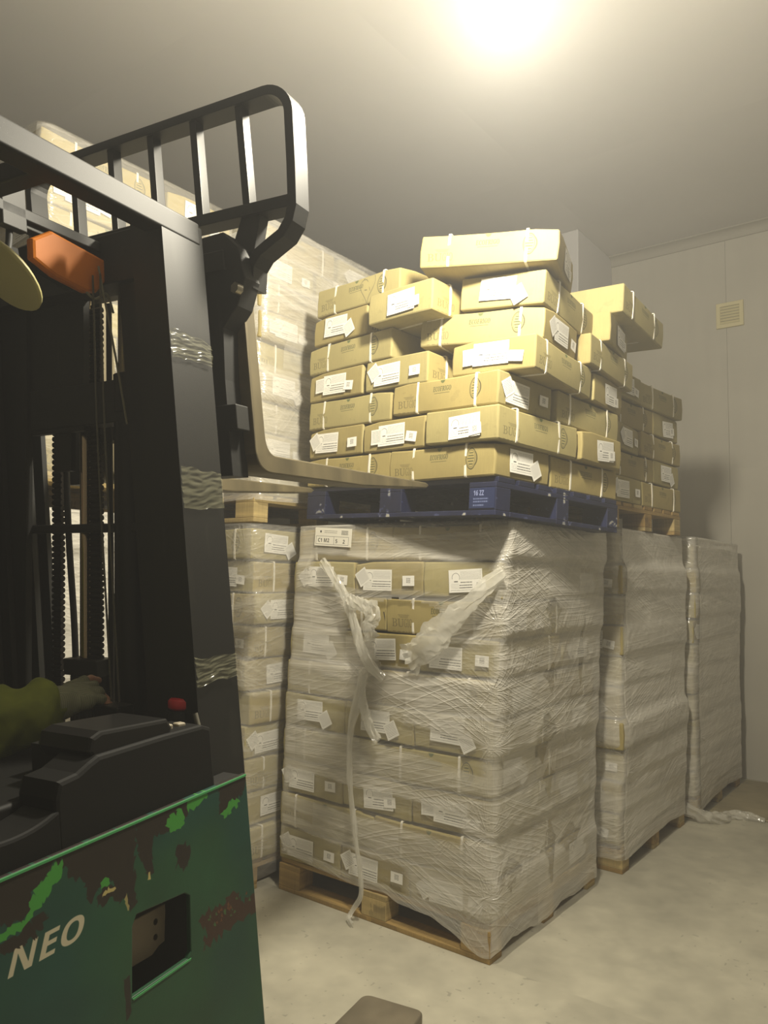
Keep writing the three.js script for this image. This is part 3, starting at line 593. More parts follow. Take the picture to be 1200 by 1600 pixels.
const tb = (name, w0, w1, u0, u1, l0, l1, m, r = 0.004, label) => part(truck, name, tg(boxG(w1 - w0, u1 - u0, l1 - l0, (w0 + w1) / 2, (u0 + u1) / 2, -(l0 + l1) / 2, r)), m, label);
const poly = (pts) => { const s = new THREE.Shape(); pts.forEach(([a, b], i) => i ? s.lineTo(a, b) : s.moveTo(a, b)); s.closePath(); return s; };
// polygon in (l,u), extruded along w from w0 to w1
function sideExtrude(shape, w0, w1, bevel = 0.003) { const g = new THREE.ExtrudeGeometry(shape, { depth: w1 - w0 - 2 * bevel, bevelEnabled: bevel > 0, bevelSize: bevel, bevelThickness: bevel, bevelSegments: 2 }); const p = g.attributes.position; for (let i = 0; i < p.count; i++) { const l = p.getX(i), u = p.getY(i), w = p.getZ(i) + w0 + bevel; p.setXYZ(i, w, u, -l); } g.computeVertexNormals(); return tg(g); }
// polygon in (w,u), extruded along l from l0 to l1
function frontExtrude(shape, l0, l1, bevel = 0.003) { const g = new THREE.ExtrudeGeometry(shape, { depth: l1 - l0 - 2 * bevel, bevelEnabled: bevel > 0, bevelSize: bevel, bevelThickness: bevel, bevelSegments: 2 }); g.translate(0, 0, -l1 + bevel); return tg(g); }
const lean = (g) => { const p = g.attributes.position; for (let i = 0; i < p.count; i++) p.setX(i, p.getX(i) + 0.087 * (p.getY(i) + 0.245)); return tg(g); };   // inner mast parts hang plumb while the outer mast leans
const leanPts = (a) => a.map(([w, u, l]) => [w + 0.087 * (u + 0.245), u, l]);
const tubeT = (pts, r, seg = 8) => new THREE.TubeGeometry(new THREE.CatmullRomCurve3(pts.map((p) => T(...p))), pts.length * 8, r, seg);
{
  // green body panel with pocket
  const L0 = -1.62, L1 = -0.278, U0 = -1.78, U1 = -0.772;
  const s = poly([[L0, U0], [L1 - 0.012, U0], [L1 - 0.006, U1], [L0, U1]]);
  const hole = new THREE.Path(); [[-0.643, -0.950], [-0.630, -0.932], [-0.500, -0.944], [-0.486, -0.955], [-0.494, -1.060], [-0.505, -1.071], [-0.654, -1.070]].forEach(([a, b], i) => i ? hole.lineTo(a, b) : hole.moveTo(a, b)); hole.closePath(); s.holes.push(hole);
  const PX = 1024, uOf = (l) => (l + 1.1) / 0.84, vOf = (u) => (u + 1.46) / 0.70;
  const edgeJag = (pts, seed, amp) => { const o = []; for (let i = 0; i < pts.length; i++) { const a = pts[i], b = pts[(i + 1) % pts.length], n = Math.max(2, Math.ceil(Math.hypot(a[0] - b[0], a[1] - b[1]) / 0.004)); for (let k = 0; k < n; k++) { const t = k / n; o.push([lerp(a[0], b[0], t) + amp * (n2(i * 9 + k * 0.7, 1, seed) - 0.5), lerp(a[1], b[1], t) + amp * 1.3 * (n2(i * 9 + k * 0.7, 7, seed) - 0.5)]); } } return o; };
  const tex = canvasTex(PX, PX, (c, w, h) => {
    const im = c.createImageData(w, h);
    for (let y = 0; y < h; y++) for (let x = 0; x < w; x++) { const u = x / w, v = y / h, k = 0.92 + 0.22 * (fbm(u * 8, v * 8, 4, 4) - 0.5) + 0.05 * (hash(x, y, 3) - 0.5), i = (y * w + x) * 4, bl = sst(0.4, 0.7, fbm(u * 3, v * 3, 14, 3)); im.data[i] = lerp(34, 25, bl) * k; im.data[i + 1] = lerp(76, 68, bl) * k; im.data[i + 2] = lerp(50, 58, bl) * k; im.data[i + 3] = 255; }
    c.putImageData(im, 0, 0);
    const fill = (pts, col, seed, amp = 0.01) => { c.fillStyle = col; c.beginPath(); edgeJag(pts, seed, amp).forEach(([l, u], i) => { const X = uOf(l) * w, Y = (1 - vOf(u)) * h; i ? c.lineTo(X, Y) : c.moveTo(X, Y); }); c.closePath(); c.fill(); };
    const G = '#3c8434', D = '#241e19', R = '#38251b';
    fill([[-1.15, -0.84], [-0.903, -0.846], [-0.878, -0.846], [-0.861, -0.852], [-0.851, -0.828], [-0.839, -0.813], [-0.82, -0.798], [-0.802, -0.781], [-0.776, -0.785], [-0.78, -0.801], [-0.812, -0.818], [-0.815, -0.833], [-0.839, -0.843], [-0.857, -0.857], [-0.883, -0.862], [-0.93, -0.868], [-1.15, -0.875]], G, 5, 0.009);
    fill([[-1.15, -0.765], [-0.742, -0.765], [-0.618, -0.764], [-0.630, -0.919], [-0.642, -0.917], [-0.649, -0.891], [-0.675, -0.872], [-0.688, -0.855], [-0.718, -0.864], [-0.737, -0.872], [-0.744, -0.83], [-0.751, -0.821], [-0.764, -0.828], [-0.773, -0.805], [-0.786, -0.781], [-0.805, -0.782], [-0.822, -0.797], [-0.841, -0.814], [-0.849, -0.828], [-0.857, -0.846], [-0.878, -0.845], [-0.903, -0.845], [-1.15, -0.845]], D, 1, 0.012);
    fill([[-0.722, -0.876], [-0.697, -0.856], [-0.665, -0.866], [-0.645, -0.883], [-0.642, -0.919], [-0.682, -0.884], [-0.72, -0.889]], D, 2, 0.012);
    fill([[-0.706, -0.872], [-0.69, -0.862], [-0.672, -0.868], [-0.688, -0.876]], '#a79a63', 8, 0.006); fill([[-0.655, -0.898], [-0.648, -0.89], [-0.646, -0.92], [-0.652, -0.915]], '#8d8455', 9, 0.005); fill([[-0.71, -0.850], [-0.69, -0.842], [-0.685, -0.856], [-0.705, -0.862]], G, 10, 0.006);
    fill([[-1.15, -0.885], [-0.904, -0.861], [-0.879, -0.862], [-0.849, -0.857], [-0.839, -0.85], [-0.815, -0.856], [-0.823, -0.872], [-0.863, -0.88], [-0.881, -0.887], [-0.905, -0.88], [-1.15, -0.91]], D, 3, 0.012);
    fill([[-0.618, -0.766], [-0.559, -0.766], [-0.477, -0.766], [-0.476, -0.808], [-0.501, -0.814], [-0.51, -0.825], [-0.542, -0.81], [-0.575, -0.818], [-0.585, -0.872], [-0.597, -0.881], [-0.603, -0.852], [-0.616, -0.83]], D, 4, 0.011);
    fill([[-0.594, -0.872], [-0.589, -0.872], [-0.59, -0.886], [-0.596, -0.884]], '#a79a63', 12, 0.003);
    fill([[-0.54, -0.797], [-0.505, -0.783], [-0.483, -0.800], [-0.496, -0.822], [-0.517, -0.826], [-0.535, -0.812]], G, 6, 0.012);
    fill([[-0.477, -0.772], [-0.417, -0.77], [-0.411, -0.784], [-0.449, -0.794], [-0.475, -0.794]], G, 7, 0.008);
    fill([[-0.515, -0.842], [-0.478, -0.857], [-0.473, -0.875], [-0.497, -0.904], [-0.52, -0.889]], D, 11, 0.012);
    fill([[-0.38, -0.827], [-0.351, -0.81], [-0.321, -0.810], [-0.312, -0.825], [-0.340, -0.835], [-0.369, -0.838]], G, 13, 0.01);
    fill([[-0.378, -0.765], [-0.26, -0.765], [-0.299, -0.81], [-0.325, -0.813], [-0.351, -0.82], [-0.38, -0.827]], D, 14, 0.012);
    fill([[-0.466, -1.009], [-0.436, -1.002], [-0.399, -1.012], [-0.382, -1.0], [-0.346, -1.001], [-0.329, -1.031], [-0.294, -1.029], [-0.255, -1.026], [-0.255, -1.068], [-0.35, -1.067], [-0.417, -1.068], [-0.465, -1.072], [-0.448, -1.04]], R, 15, 0.014);
    for (let i = 0; i < 26; i++) { const a = hash(i, 1, 9), b = hash(i, 2, 9), l = -0.45 + a * 0.17, u = -1.015 - b * 0.03; fill([[l, u], [l + 0.006, u + 0.004], [l + 0.009, u - 0.004]], i % 2 ? '#3c5a34' : '#5c3a22', i, 0.004); }
    fill([[-0.668, -1.03], [-0.655, -1.03], [-0.655, -1.09], [-0.668, -1.10]], D, 16, 0.004);
    // lettering
    c.save(); const X = uOf(-0.905) * w, Y = (1 - vOf(-0.921)) * h; c.translate(X, Y); c.transform(1, 0, -0.32, 1, 0, 0); c.fillStyle = '#b3ab92'; c.font = 'bold 78px sans-serif'; c.scale(1.12, 1); c.fillText('NEO', 4, 0); c.fillRect(-22, -18, 14, 26); c.restore();
    for (let i = 0; i < 9; i++) { const l = -0.90 + hash(i, 4, 2) * 0.06; fill([[l, -0.872 - hash(i, 5, 2) * 0.012], [l + 0.008, -0.872], [l + 0.008, -0.885]], D, i + 30, 0.004); }
  });
  const mGreen = std({ map: tex, roughness: 0.45 });
  const g = sideExtrude(s, 0.389, 0.40, 0.002), p = g.attributes.position, n = p.count, uv = new Float32Array(n * 2), inv = TM.clone().invert(), q = V(0, 0, 0);
  for (let i = 0; i < n; i++) { q.fromBufferAttribute(p, i).applyMatrix4(inv); uv[2 * i] = uOf(-q.z); uv[2 * i + 1] = vOf(q.y); }
  g.setAttribute('uv', new THREE.BufferAttribute(uv, 2));
  part(truck, 'side_panel', g, mGreen, 'chipped green side panel with white lettering');
  const mG2 = std({ color: 0x3f8a52, roughness: 0.4 });
  // folded top lip of the panel
  part(truck, 'panel_lip', sideExtrude(poly([[L0, -0.7748], [L1 - 0.006, -0.7748], [L1 - 0.006, -0.7715], [L0, -0.7715]]), 0.392, 0.402, 0.0008), mG2);
  part(truck, 'pocket_lip', sideExtrude(poly([[-0.652, -1.0705], [-0.498, -1.0705], [-0.5, -1.0735], [-0.65, -1.0735]]), 0.396, 0.4015, 0.0005), mG2);
  part(truck, 'panel_top', sideExtrude(poly([[-0.39, -0.79], [L1 - 0.01, -0.79], [L1 - 0.01, -0.774], [-0.39, -0.774]]), 0.34, 0.391, 0.001), mBlack);
  tb('body', -0.08, 0.31, U0, -0.80, L0, -0.30, mBlack, 0.01);
  tb('platform', -0.62, -0.07, -1.78, -1.70, L0, -0.40, mBlack, 0.01);
  // recess liner + hinge block in the pocket: carved look by a dark box and bracket in front of the body
  const lin = new THREE.Shape(); lin.moveTo(-0.66, -1.08); lin.lineTo(-0.48, -1.08); lin.lineTo(-0.48, -0.925); lin.lineTo(-0.66, -0.925); lin.closePath();
  part(truck, 'pocket_back', sideExtrude(lin, 0.311, 0.315, 0.0005), mBlack);
  const br = poly([[-0.63, -0.974], [-0.503, -0.979], [-0.503, -0.99], [-0.511, -1.044], [-0.525, -1.046], [-0.545, -1.055], [-0.63, -1.052]]);
  for (const [l, u] of [[-0.530, -1.0], [-0.533, -1.028]]) { const hp2 = new THREE.Path(); hp2.absarc(l, u, 0.006, 0, Math.PI * 2, true); br.holes.push(hp2); }
  part(truck, 'hinge_bracket', sideExtrude(br, 0.325, 0.345, 0.002), std({ color: 0x8a7f6e, roughness: 0.5, metalness: 0.3 }), 'bare metal hinge bracket with two holes');
}
{ // black console, armrest, knob, cable
  const cas = poly([[-0.380, -0.775], [-0.380, -0.656], [-0.40, -0.648], [-0.516, -0.645], [-0.680, -0.645], [-0.70, -0.652], [-0.728, -0.664], [-0.765, -0.668], [-0.772, -0.69], [-0.772, -0.775]]);
  part(truck, 'console', sideExtrude(cas, 0.29, 0.388, 0.008), mPlastic);
  const cup = new THREE.Shape(); cup.moveTo(-1.25, -0.775); cup.lineTo(-0.776, -0.775); cup.lineTo(-0.776, -0.712); cup.quadraticCurveTo(-0.83, -0.735, -0.90, -0.728); cup.quadraticCurveTo(-1.0, -0.715, -1.25, -0.712); cup.closePath();
  part(truck, 'console_tray', sideExtrude(cup, 0.30, 0.388, 0.006), mPlastic);
  tb('console_back', -0.2, 0.30, -0.80, -0.70, -1.25, -0.36, mPlastic, 0.01);
  const pad = poly([[-0.675, -0.646], [-0.488, -0.644], [-0.484, -0.63], [-0.492, -0.617], [-0.66, -0.606], [-0.678, -0.612], [-0.684, -0.63]]);
  part(truck, 'armrest', sideExtrude(pad, 0.235, 0.375, 0.007), new THREE.MeshPhysicalMaterial({ color: 0x0d0c0b, roughness: 0.42, specularIntensity: 0.7 }));
  part(truck, 'armrest_support', sideExtrude(poly([[-0.66, -0.72], [-0.50, -0.72], [-0.50, -0.645], [-0.66, -0.645]]), 0.18, 0.30, 0.005), mPlastic);
  const knob = part(truck, 'emergency_knob', new THREE.LatheGeometry([[0, 0], [0.026, 0], [0.031, 0.006], [0.031, 0.02], [0.024, 0.027], [0, 0.028]].map(([a, b]) => new THREE.Vector2(a, b)), 24), std({ color: 0xc8262b, roughness: 0.35 }), 'red emergency stop knob'); knob.position.copy(T(0.268, -0.630, -0.33));
  const stem = part(truck, 'knob_base', new THREE.CylinderGeometry(0.03, 0.036, 0.06, 20), mRubber); stem.position.copy(T(0.262, -0.662, -0.33));
  for (const [l, u] of [[-0.49, -0.632], [-0.463, -0.636], [-0.425, -0.640]]) { const c = part(truck, 'cable_clip', boxG(0.02, 0.014, 0.022, 0, 0, 0, 0.004), std({ color: 0x9b927f, roughness: 0.5 })); c.position.copy(T(0.345, u, l)); }
  part(truck, 'cable', tubeT([[0.325, -0.63, -0.35], [0.334, -0.672, -0.35], [0.338, -0.71, -0.352], [0.345, -0.745, -0.352], [0.352, -0.772, -0.35]], 0.006), std({ color: 0x6a675c, roughness: 0.5 }));
  part(truck, 'control_lever', tubeT([[0.05, -0.70, -0.42], [0.045, -0.65, -0.41], [0.03, -0.615, -0.40]], 0.014, 12), mRubber);
}
{ // mast
  const U0 = -1.86, U1 = 0.563, mGuard = mBlack;
  // outer channels: web outside, flanges front and rear
  const chan = (name, wOut, dir, fl, l0, l1, th, top) => {
    const s = poly([[wOut, -l0], [wOut, -l1], [wOut - dir * fl, -l1], [wOut - dir * fl, -l1 + th], [wOut - dir * th, -l1 + th], [wOut - dir * th, -l0 - th], [wOut - dir * fl, -l0 - th], [wOut - dir * fl, -l0]]);
    const g = new THREE.ExtrudeGeometry(s, { depth: top - U0, bevelEnabled: false }); const p = g.attributes.position; for (let i = 0; i < p.count; i++) p.setXYZ(i, p.getX(i), U0 + p.getZ(i), p.getY(i)); g.computeVertexNormals();
    if (dir < 0) { /* winding handled by double sided look */ }
    return part(truck, name, tg(g), mGuardDS);
  };
  const mGuardDS = std({ map: blackTex, roughness: 0.55, metalness: 0.0, side: THREE.DoubleSide });
  chan('mast_channel', 0.33, 1, 0.10, -0.345, -0.198, 0.018, U1);
  chan('mast_channel', -0.45, -1, 0.10, -0.345, -0.198, 0.018, U1);
  chan('inner_mast_channel', 0.235, 1, 0.10, -0.30, -0.15, 0.016, U1 - 0.02);
  chan('inner_mast_channel', -0.40, -1, 0.05, -0.30, -0.15, 0.016, U1 - 0.02);
  tb('mast_crossmember', -0.34, 0.24, 0.415, 0.545, -0.32, -0.24, mBlack);
  tb('mast_crossmember', -0.34, 0.24, 0.072, 0.185, -0.26, -0.20, mBlack);
  tb('mast_crossmember', -0.34, 0.24, -0.215, -0.192, -0.25, -0.2, mBlack);
  tb('mast_crossmember', -0.34, 0.24, -1.6, -1.4, -0.32, -0.24, mBlack);
  const tl = (w0, w1, u0, u1, l0, l1) => { const g = new THREE.BoxGeometry(w1 - w0, u1 - u0, l1 - l0, 1, 8, 1); g.translate((w0 + w1) / 2, (u0 + u1) / 2, -(l0 + l1) / 2); return part(truck, 'mast_plate', lean(g), mBlack); };
  tl(-0.31, -0.10, 0.06, 0.5, -0.255, -0.235);
  tl(-0.228, -0.165, -0.045, 0.08, -0.24, -0.225);
  tl(-0.43, -0.306, -1.8, 0.45, -0.27, -0.25);
  // cylinders, rods
  const cyl = (name, w, l, r, u0, u1, m) => part(truck, name, lean(new THREE.CylinderGeometry(r, r, u1 - u0, 20, 4).translate(w, (u0 + u1) / 2, -l)), m);
  cyl('lift_cylinder', 0.036, -0.21, 0.05, -1.8, 0.15, mSteel);
  cyl('cylinder_collar', 0.042, -0.21, 0.056, 0.10, 0.20, mSteel);
  cyl('piston_rod', 0.005, -0.21, 0.018, 0.2, 0.45, std({ color: 0x8b8272, roughness: 0.25, metalness: 0.9 }));
  cyl('piston_rod', -0.154, -0.2, 0.015, -0.56, 0.45, mChrome);
  cyl('side_cylinder', 0.14, -0.2, 0.035, -1.8, 0.35, mSteel);
  cyl('cylinder_base', -0.13, -0.2, 0.055, -1.8, -0.60, mSteel);
  tb('roller_bracket', -0.225, -0.10, -0.60, -0.556, -0.24, -0.17, mBlack);
  // chains
  const chain = (w, l, u0, u1, wd) => { const gs = []; for (let u = u0, i = 0; u < u1; u += 0.0165, i++) { const a = new THREE.CylinderGeometry(0.0085, 0.0085, wd, 8); a.rotateZ(Math.PI / 2); a.translate(w, u, -l); gs.push(a); const b = new THREE.BoxGeometry(wd * 0.8, 0.018, 0.007); b.translate(w, u + 0.008, -l); gs.push(b); } const o = part(truck, 'lift_chain', lean(mergeGeometries(gs)), mChain); o.userData.kind = 'stuff'; return o; };
  chain(-0.261, -0.2, -1.2, 0.1, 0.036); chain(-0.114, -0.2, -0.57, 0.42, 0.044);
  part(truck, 'hose', tubeT(leanPts([[-0.226, 0.4, -0.21], [-0.222, 0.1, -0.21], [-0.21, -0.2, -0.21], [-0.196, -0.5, -0.2], [-0.186, -0.8, -0.2]]), 0.009), mRubber);
  part(truck, 'hose', tubeT(leanPts([[-0.075, 0.42, -0.19], [-0.073, 0.1, -0.19], [-0.07, -0.2, -0.19], [-0.068, -0.6, -0.19], [-0.068, -0.9, -0.19]]), 0.008), mRubber);
  for (const w of [0.09, 0.115]) part(truck, 'wire', tubeT([[w + 0.03, 0.42, -0.37], [w + 0.01, 0, -0.37], [w, -0.62, -0.37]], 0.0025, 6), std({ color: 0x5a584c, roughness: 0.4, metalness: 0.5 }));
  tb('wire_bracket', 0.06, 0.14, -0.66, -0.625, -0.40, -0.35, mSteel);
}
{ // overhead guard
  tb('guard_beam', 0.27, 0.332, 0.512, 0.575, -1.75, -0.205, mBlack, 0.008);
  tb('guard_beam', -0.44, -0.38, 0.512, 0.575, -1.75, -0.205, mBlack, 0.008);
  tb('guard_crossbar', -0.4, 0.29, 0.515, 0.565, -0.30, -0.25, mBlack, 0.006);
  tb('guard_crossbar', -0.4, 0.29, 0.52, 0.565, -0.66, -0.61, mBlack, 0.006);
  tb('guard_crossbar', -0.4, 0.29, 0.52, 0.565, -1.0, -0.95, mBlack, 0.006);
  tb('guard_bar', 0.06, 0.10, 0.50, 0.53, -1.6, -0.3, mBlack, 0.005);
  tb('guard_bar', -0.16, -0.12, 0.50, 0.53, -1.6, -0.3, mBlack, 0.005);
  tb('lamp_bracket', 0.075, 0.10, 0.47, 0.585, -0.60, -0.535, std({ color: 0x2c2c2a, roughness: 0.6 }), 0.004);
  tb('lamp_bracket', 0.06, 0.09, 0.485, 0.525, -0.545, -0.42, std({ color: 0x2a2b27, roughness: 0.6 }), 0.004);
  tb('lamp_bracket', 0.03, 0.08, 0.45, 0.51, -0.47, -0.30, mBlack, 0.004);
  const oct = poly([[-0.524, 0.455], [-0.474, 0.490], [-0.322, 0.473], [-0.326, 0.424], [-0.352, 0.392], [-0.384, 0.383], [-0.47, 0.394], [-0.525, 0.416]]);
  const lens = part(truck, 'indicator_lens', sideExtrude(oct, 0.085, 0.11, 0.008), new THREE.MeshPhysicalMaterial({ color: 0xc06c0a, roughness: 0.5, specularIntensity: 0.3 }), 'orange indicator lens');
  part(truck, 'lamp_housing', sideExtrude(poly([[-0.515, 0.45], [-0.474, 0.48], [-0.33, 0.466], [-0.334, 0.43], [-0.39, 0.392], [-0.51, 0.42]]), 0.04, 0.086, 0.004), mPlastic);
  // round mirror seen edge-on
  const disc = new THREE.LatheGeometry([[0, -0.012], [0.085, -0.010], [0.098, -0.002], [0.1, 0.004], [0.095, 0.009], [0, 0.014]].map(([a, b]) => new THREE.Vector2(a, b)), 32);
  const dt = canvasTex(128, 128, (c, w, h) => { c.fillStyle = '#b9b27a'; c.fillRect(0, 0, w, h); c.fillStyle = '#6b6643'; for (let i = 0; i < 26; i++) c.fillRect(hash(i, 1, 3) * w, 20 + hash(i, 2, 3) * 90, 3 + hash(i, 3, 3) * 12, 2 + hash(i, 4, 3) * 4); });
  disc.rotateX(Math.PI / 2);
  const md = part(truck, 'round_mirror', disc, std({ map: dt, roughness: 0.5 }), 'scuffed yellowish round mirror back');
  md.position.copy(T(0.11, 0.352, -0.612)); md.quaternion.setFromUnitVectors(V(0, 0, 1), V(-0.085, -0.80, 0.632).normalize());
  part(truck, 'mirror_arm', tubeT([[0.07, 0.50, -0.56], [0.085, 0.44, -0.575], [0.1, 0.37, -0.6]], 0.008), mBlack);
  part(truck, 'dangling_wire', tubeT([[0.1, 0.39, -0.39], [0.11, 0.365, -0.36], [0.12, 0.385, -0.33], [0.12, 0.34, -0.31]], 0.003, 6), std({ color: 0x77735e, roughness: 0.5 }));
  part(truck, 'dangling_wire', tubeT([[0.12, 0.45, -0.35], [0.14, 0.2, -0.33], [0.15, 0.05, -0.32]], 0.003, 6), std({ color: 0x77735e, roughness: 0.5 }));
}
{ // carriage, forks, load backrest
  const right = poly([[0.17, -0.06], [0.17, 0.602], [0.298, 0.607], [0.345, 0.56], [0.357, 0.473], [0.325, 0.40], [0.272, 0.345], [0.264, 0.2], [0.264, -0.06]]);
  const left = poly([[-0.30, -0.06], [-0.36, -0.06], [-0.36, 0.2], [-0.36, 0.345], [-0.38, 0.40], [-0.40, 0.473], [-0.39, 0.56], [-0.34, 0.607], [-0.30, 0.602]]);
  part(truck, 'carriage_plate', frontExtrude(right, -0.07, 0.0, 0.004), mBlack); part(truck, 'carriage_plate', frontExtrude(left, -0.07, 0.0, 0.004), mBlack);
  tb('carriage_bar', -0.3, 0.3, 0.50, 0.56, -0.075, -0.02, mBlack); tb('carriage_bar', -0.3, 0.3, 0.06, 0.13, -0.075, -0.02, mBlack);
  for (const s of [1, -1]) {
    const prof = new THREE.Shape(); prof.moveTo(-0.005, 0.55); prof.lineTo(0.035, 0.55); prof.lineTo(0.038, 0.06); prof.quadraticCurveTo(0.04, 0.0, 0.09, 0.0); prof.lineTo(1.13, 0.0); prof.lineTo(1.15, -0.006); prof.lineTo(1.13, -0.014); prof.lineTo(0.6, -0.042); prof.lineTo(0.06, -0.045); prof.quadraticCurveTo(-0.01, -0.045, -0.005, 0.03); prof.closePath();
    part(truck, 'fork', sideExtrude(prof, s > 0 ? 0.195 : -0.35, s > 0 ? 0.305 : -0.245, 0.004), mFork, s > 0 ? 'right fork reaching toward the blue pallet' : undefined);
  }
  // backrest rail: flat bar swept round the frame
  const path = []; const add = (w, u) => path.push([w, u]);
  add(-0.50, 0.60); add(-0.51, 0.93); for (let i = 0; i <= 6; i++) { const a = Math.PI - i * Math.PI / 12; add(-0.44 + 0.07 * Math.cos(a), 0.925 + 0.07 * Math.sin(a)); }
  for (let i = 0; i <= 8; i++) { const a = Math.PI / 2 - i * Math.PI / 16; add(0.445 + 0.075 * Math.cos(a), 0.928 + 0.075 * Math.sin(a)); }
  add(0.513, 0.78); add(0.505, 0.665); add(0.49, 0.625); add(0.462, 0.592); add(0.42, 0.572); add(0.38, 0.552); add(0.352, 0.52); add(0.342, 0.46);
  const th = 0.012, outer = [], inner = [];
  path.forEach(([w, u], i) => { const a = path[Math.max(0, i - 1)], b = path[Math.min(path.length - 1, i + 1)], dx = b[0] - a[0], dy = b[1] - a[1], l = Math.hypot(dx, dy); outer.push([w - dy / l * th, u + dx / l * th]); inner.push([w + dy / l * th, u - dx / l * th]); });
  part(truck, 'backrest_rail', frontExtrude(poly([...outer, ...inner.reverse()]), -0.03, 0.035, 0.002), std({ map: blackTex, color: 0xffffff, roughness: 0.5, metalness: 0.1 }));
  part(truck, 'backrest_lower_rail', frontExtrude(poly([[-0.50, 0.675], [-0.50, 0.705], [0.498, 0.692], [0.498, 0.662]]), -0.03, 0.03, 0.002), mBlack);
  for (const w of [0.352, 0.187, 0.022, -0.143, -0.308]) tb('backrest_bar', w - 0.012, w + 0.012, 0.69, 0.995, -0.022, 0.014, mSteel, 0.002);
  part(truck, 'gusset', frontExtrude(poly([[0.30, 0.60], [0.345, 0.69], [0.40, 0.685], [0.36, 0.555]]), -0.02, 0.02, 0.002), mBlack);
  const bolt = part(truck, 'bolt', new THREE.CylinderGeometry(0.016, 0.016, 0.02, 6).rotateX(Math.PI / 2), std({ color: 0xb9b2a0, roughness: 0.3, metalness: 0.8 })); bolt.position.copy(T(0.34, 0.44, -0.08));
}
{ // scraps of film stuck on the mast
  const m = new THREE.MeshPhysicalMaterial({ color: 0xb5b394, roughness: 0.14, ior: 1.8, transparent: true, opacity: 0.17, side: THREE.DoubleSide });
  [[0.20, 0.255, 3], [-0.16, -0.075, 5], [-0.565, -0.515, 7]].forEach(([u0, u1, s]) => {
    const nu = 40, nv = 30, pos = [], idx = [];
    for (let j = 0; j <= nv; j++) for (let i = 0; i <= nu; i++) { const a = i / nu, b = j / nv, l = lerp(-0.352, -0.206, a); const e = 0.004 + 0.006 * n2(a * 3 + b * 9, b * 12 - a * 4, s) + 0.004 * n2(a * 5 + b * 3, b * 26 - a * 9, s + 3); const p = T(0.33 + e, lerp(u0, u1, b) + (1 - a) * 0.012 * (b - 0.5) + 0.012 * (fbm(a * 4, b, s, 2) - 0.5), l); pos.push(p.x, p.y, p.z); }
    for (let j = 0; j < nv; j++) for (let i = 0; i < nu; i++) { const a = j * (nu + 1) + i; idx.push(a, a + 1, a + nu + 2, a, a + nu + 2, a + nu + 1); }
    const g = new THREE.BufferGeometry(); g.setAttribute('position', new THREE.Float32BufferAttribute(pos, 3)); g.setIndex(idx); g.computeVertexNormals(); part(truck, 'film_scrap', g, m, 'scrap of clear film stuck round the mast');
  });
}
{ // support legs and wheels, level on the floor
  const Lh = V(TL.x, 0, TL.z).normalize(), O = V(TO.x - BASE.x, 0, TO.z - BASE.z);
  const M = new THREE.Matrix4().makeBasis(TW, V(0, 1, 0), Lh.clone().negate()).setPosition(O.x, 0, O.z);
  const mLeg = std({ map: blackTex, color: 0xffffff, roughness: 0.5, metalness: 0.2 });
  const legTex = dataTex(128, 128, (u, v) => { const k = 0.85 + 0.4 * (fbm(u * 9, v * 9, 5, 3) - 0.5); return [136 * k, 126 * k, 106 * k]; }, true);
  const mTip = std({ map: legTex, roughness: 0.5, metalness: 0.2 });
  const leg = (w0, w1, tip) => {
    const s = new THREE.Shape(), r = 0.03; s.moveTo(w0, 0.4); s.lineTo(w1, 0.4); s.lineTo(w1, -tip + r); s.quadraticCurveTo(w1, -tip, w1 - r, -tip); s.lineTo(w0 + r, -tip); s.quadraticCurveTo(w0, -tip, w0, -tip + r); s.closePath();
    const g = new THREE.ExtrudeGeometry(s, { depth: 0.075, bevelEnabled: true, bevelSize: 0.006, bevelThickness: 0.008, bevelSegments: 3, curveSegments: 8 }); g.rotateX(Math.PI / 2); g.translate(0, 0.098, 0); g.applyMatrix4(M); part(truck, 'support_leg', g, mTip, w0 > 0 ? 'grey support leg tip on the floor' : undefined);
    const wg = new THREE.CylinderGeometry(0.04, 0.04, 0.07, 20); wg.rotateZ(Math.PI / 2); wg.translate((w0 + w1) / 2, 0.04, -tip + 0.12); wg.applyMatrix4(M); part(truck, 'leg_wheel', wg, mRubber);
  };
  leg(0.25, 0.47, 0.785); leg(-0.50, -0.28, 0.785);
  const wh = (w, l, r) => { const g = new THREE.CylinderGeometry(r, r, 0.09, 28); g.rotateZ(Math.PI / 2); g.translate(w, r, -l); g.applyMatrix4(M); part(truck, 'wheel', g, mRubber); };
  wh(0.3, -1.2, 0.15); wh(-0.5, -1.2, 0.15);
}

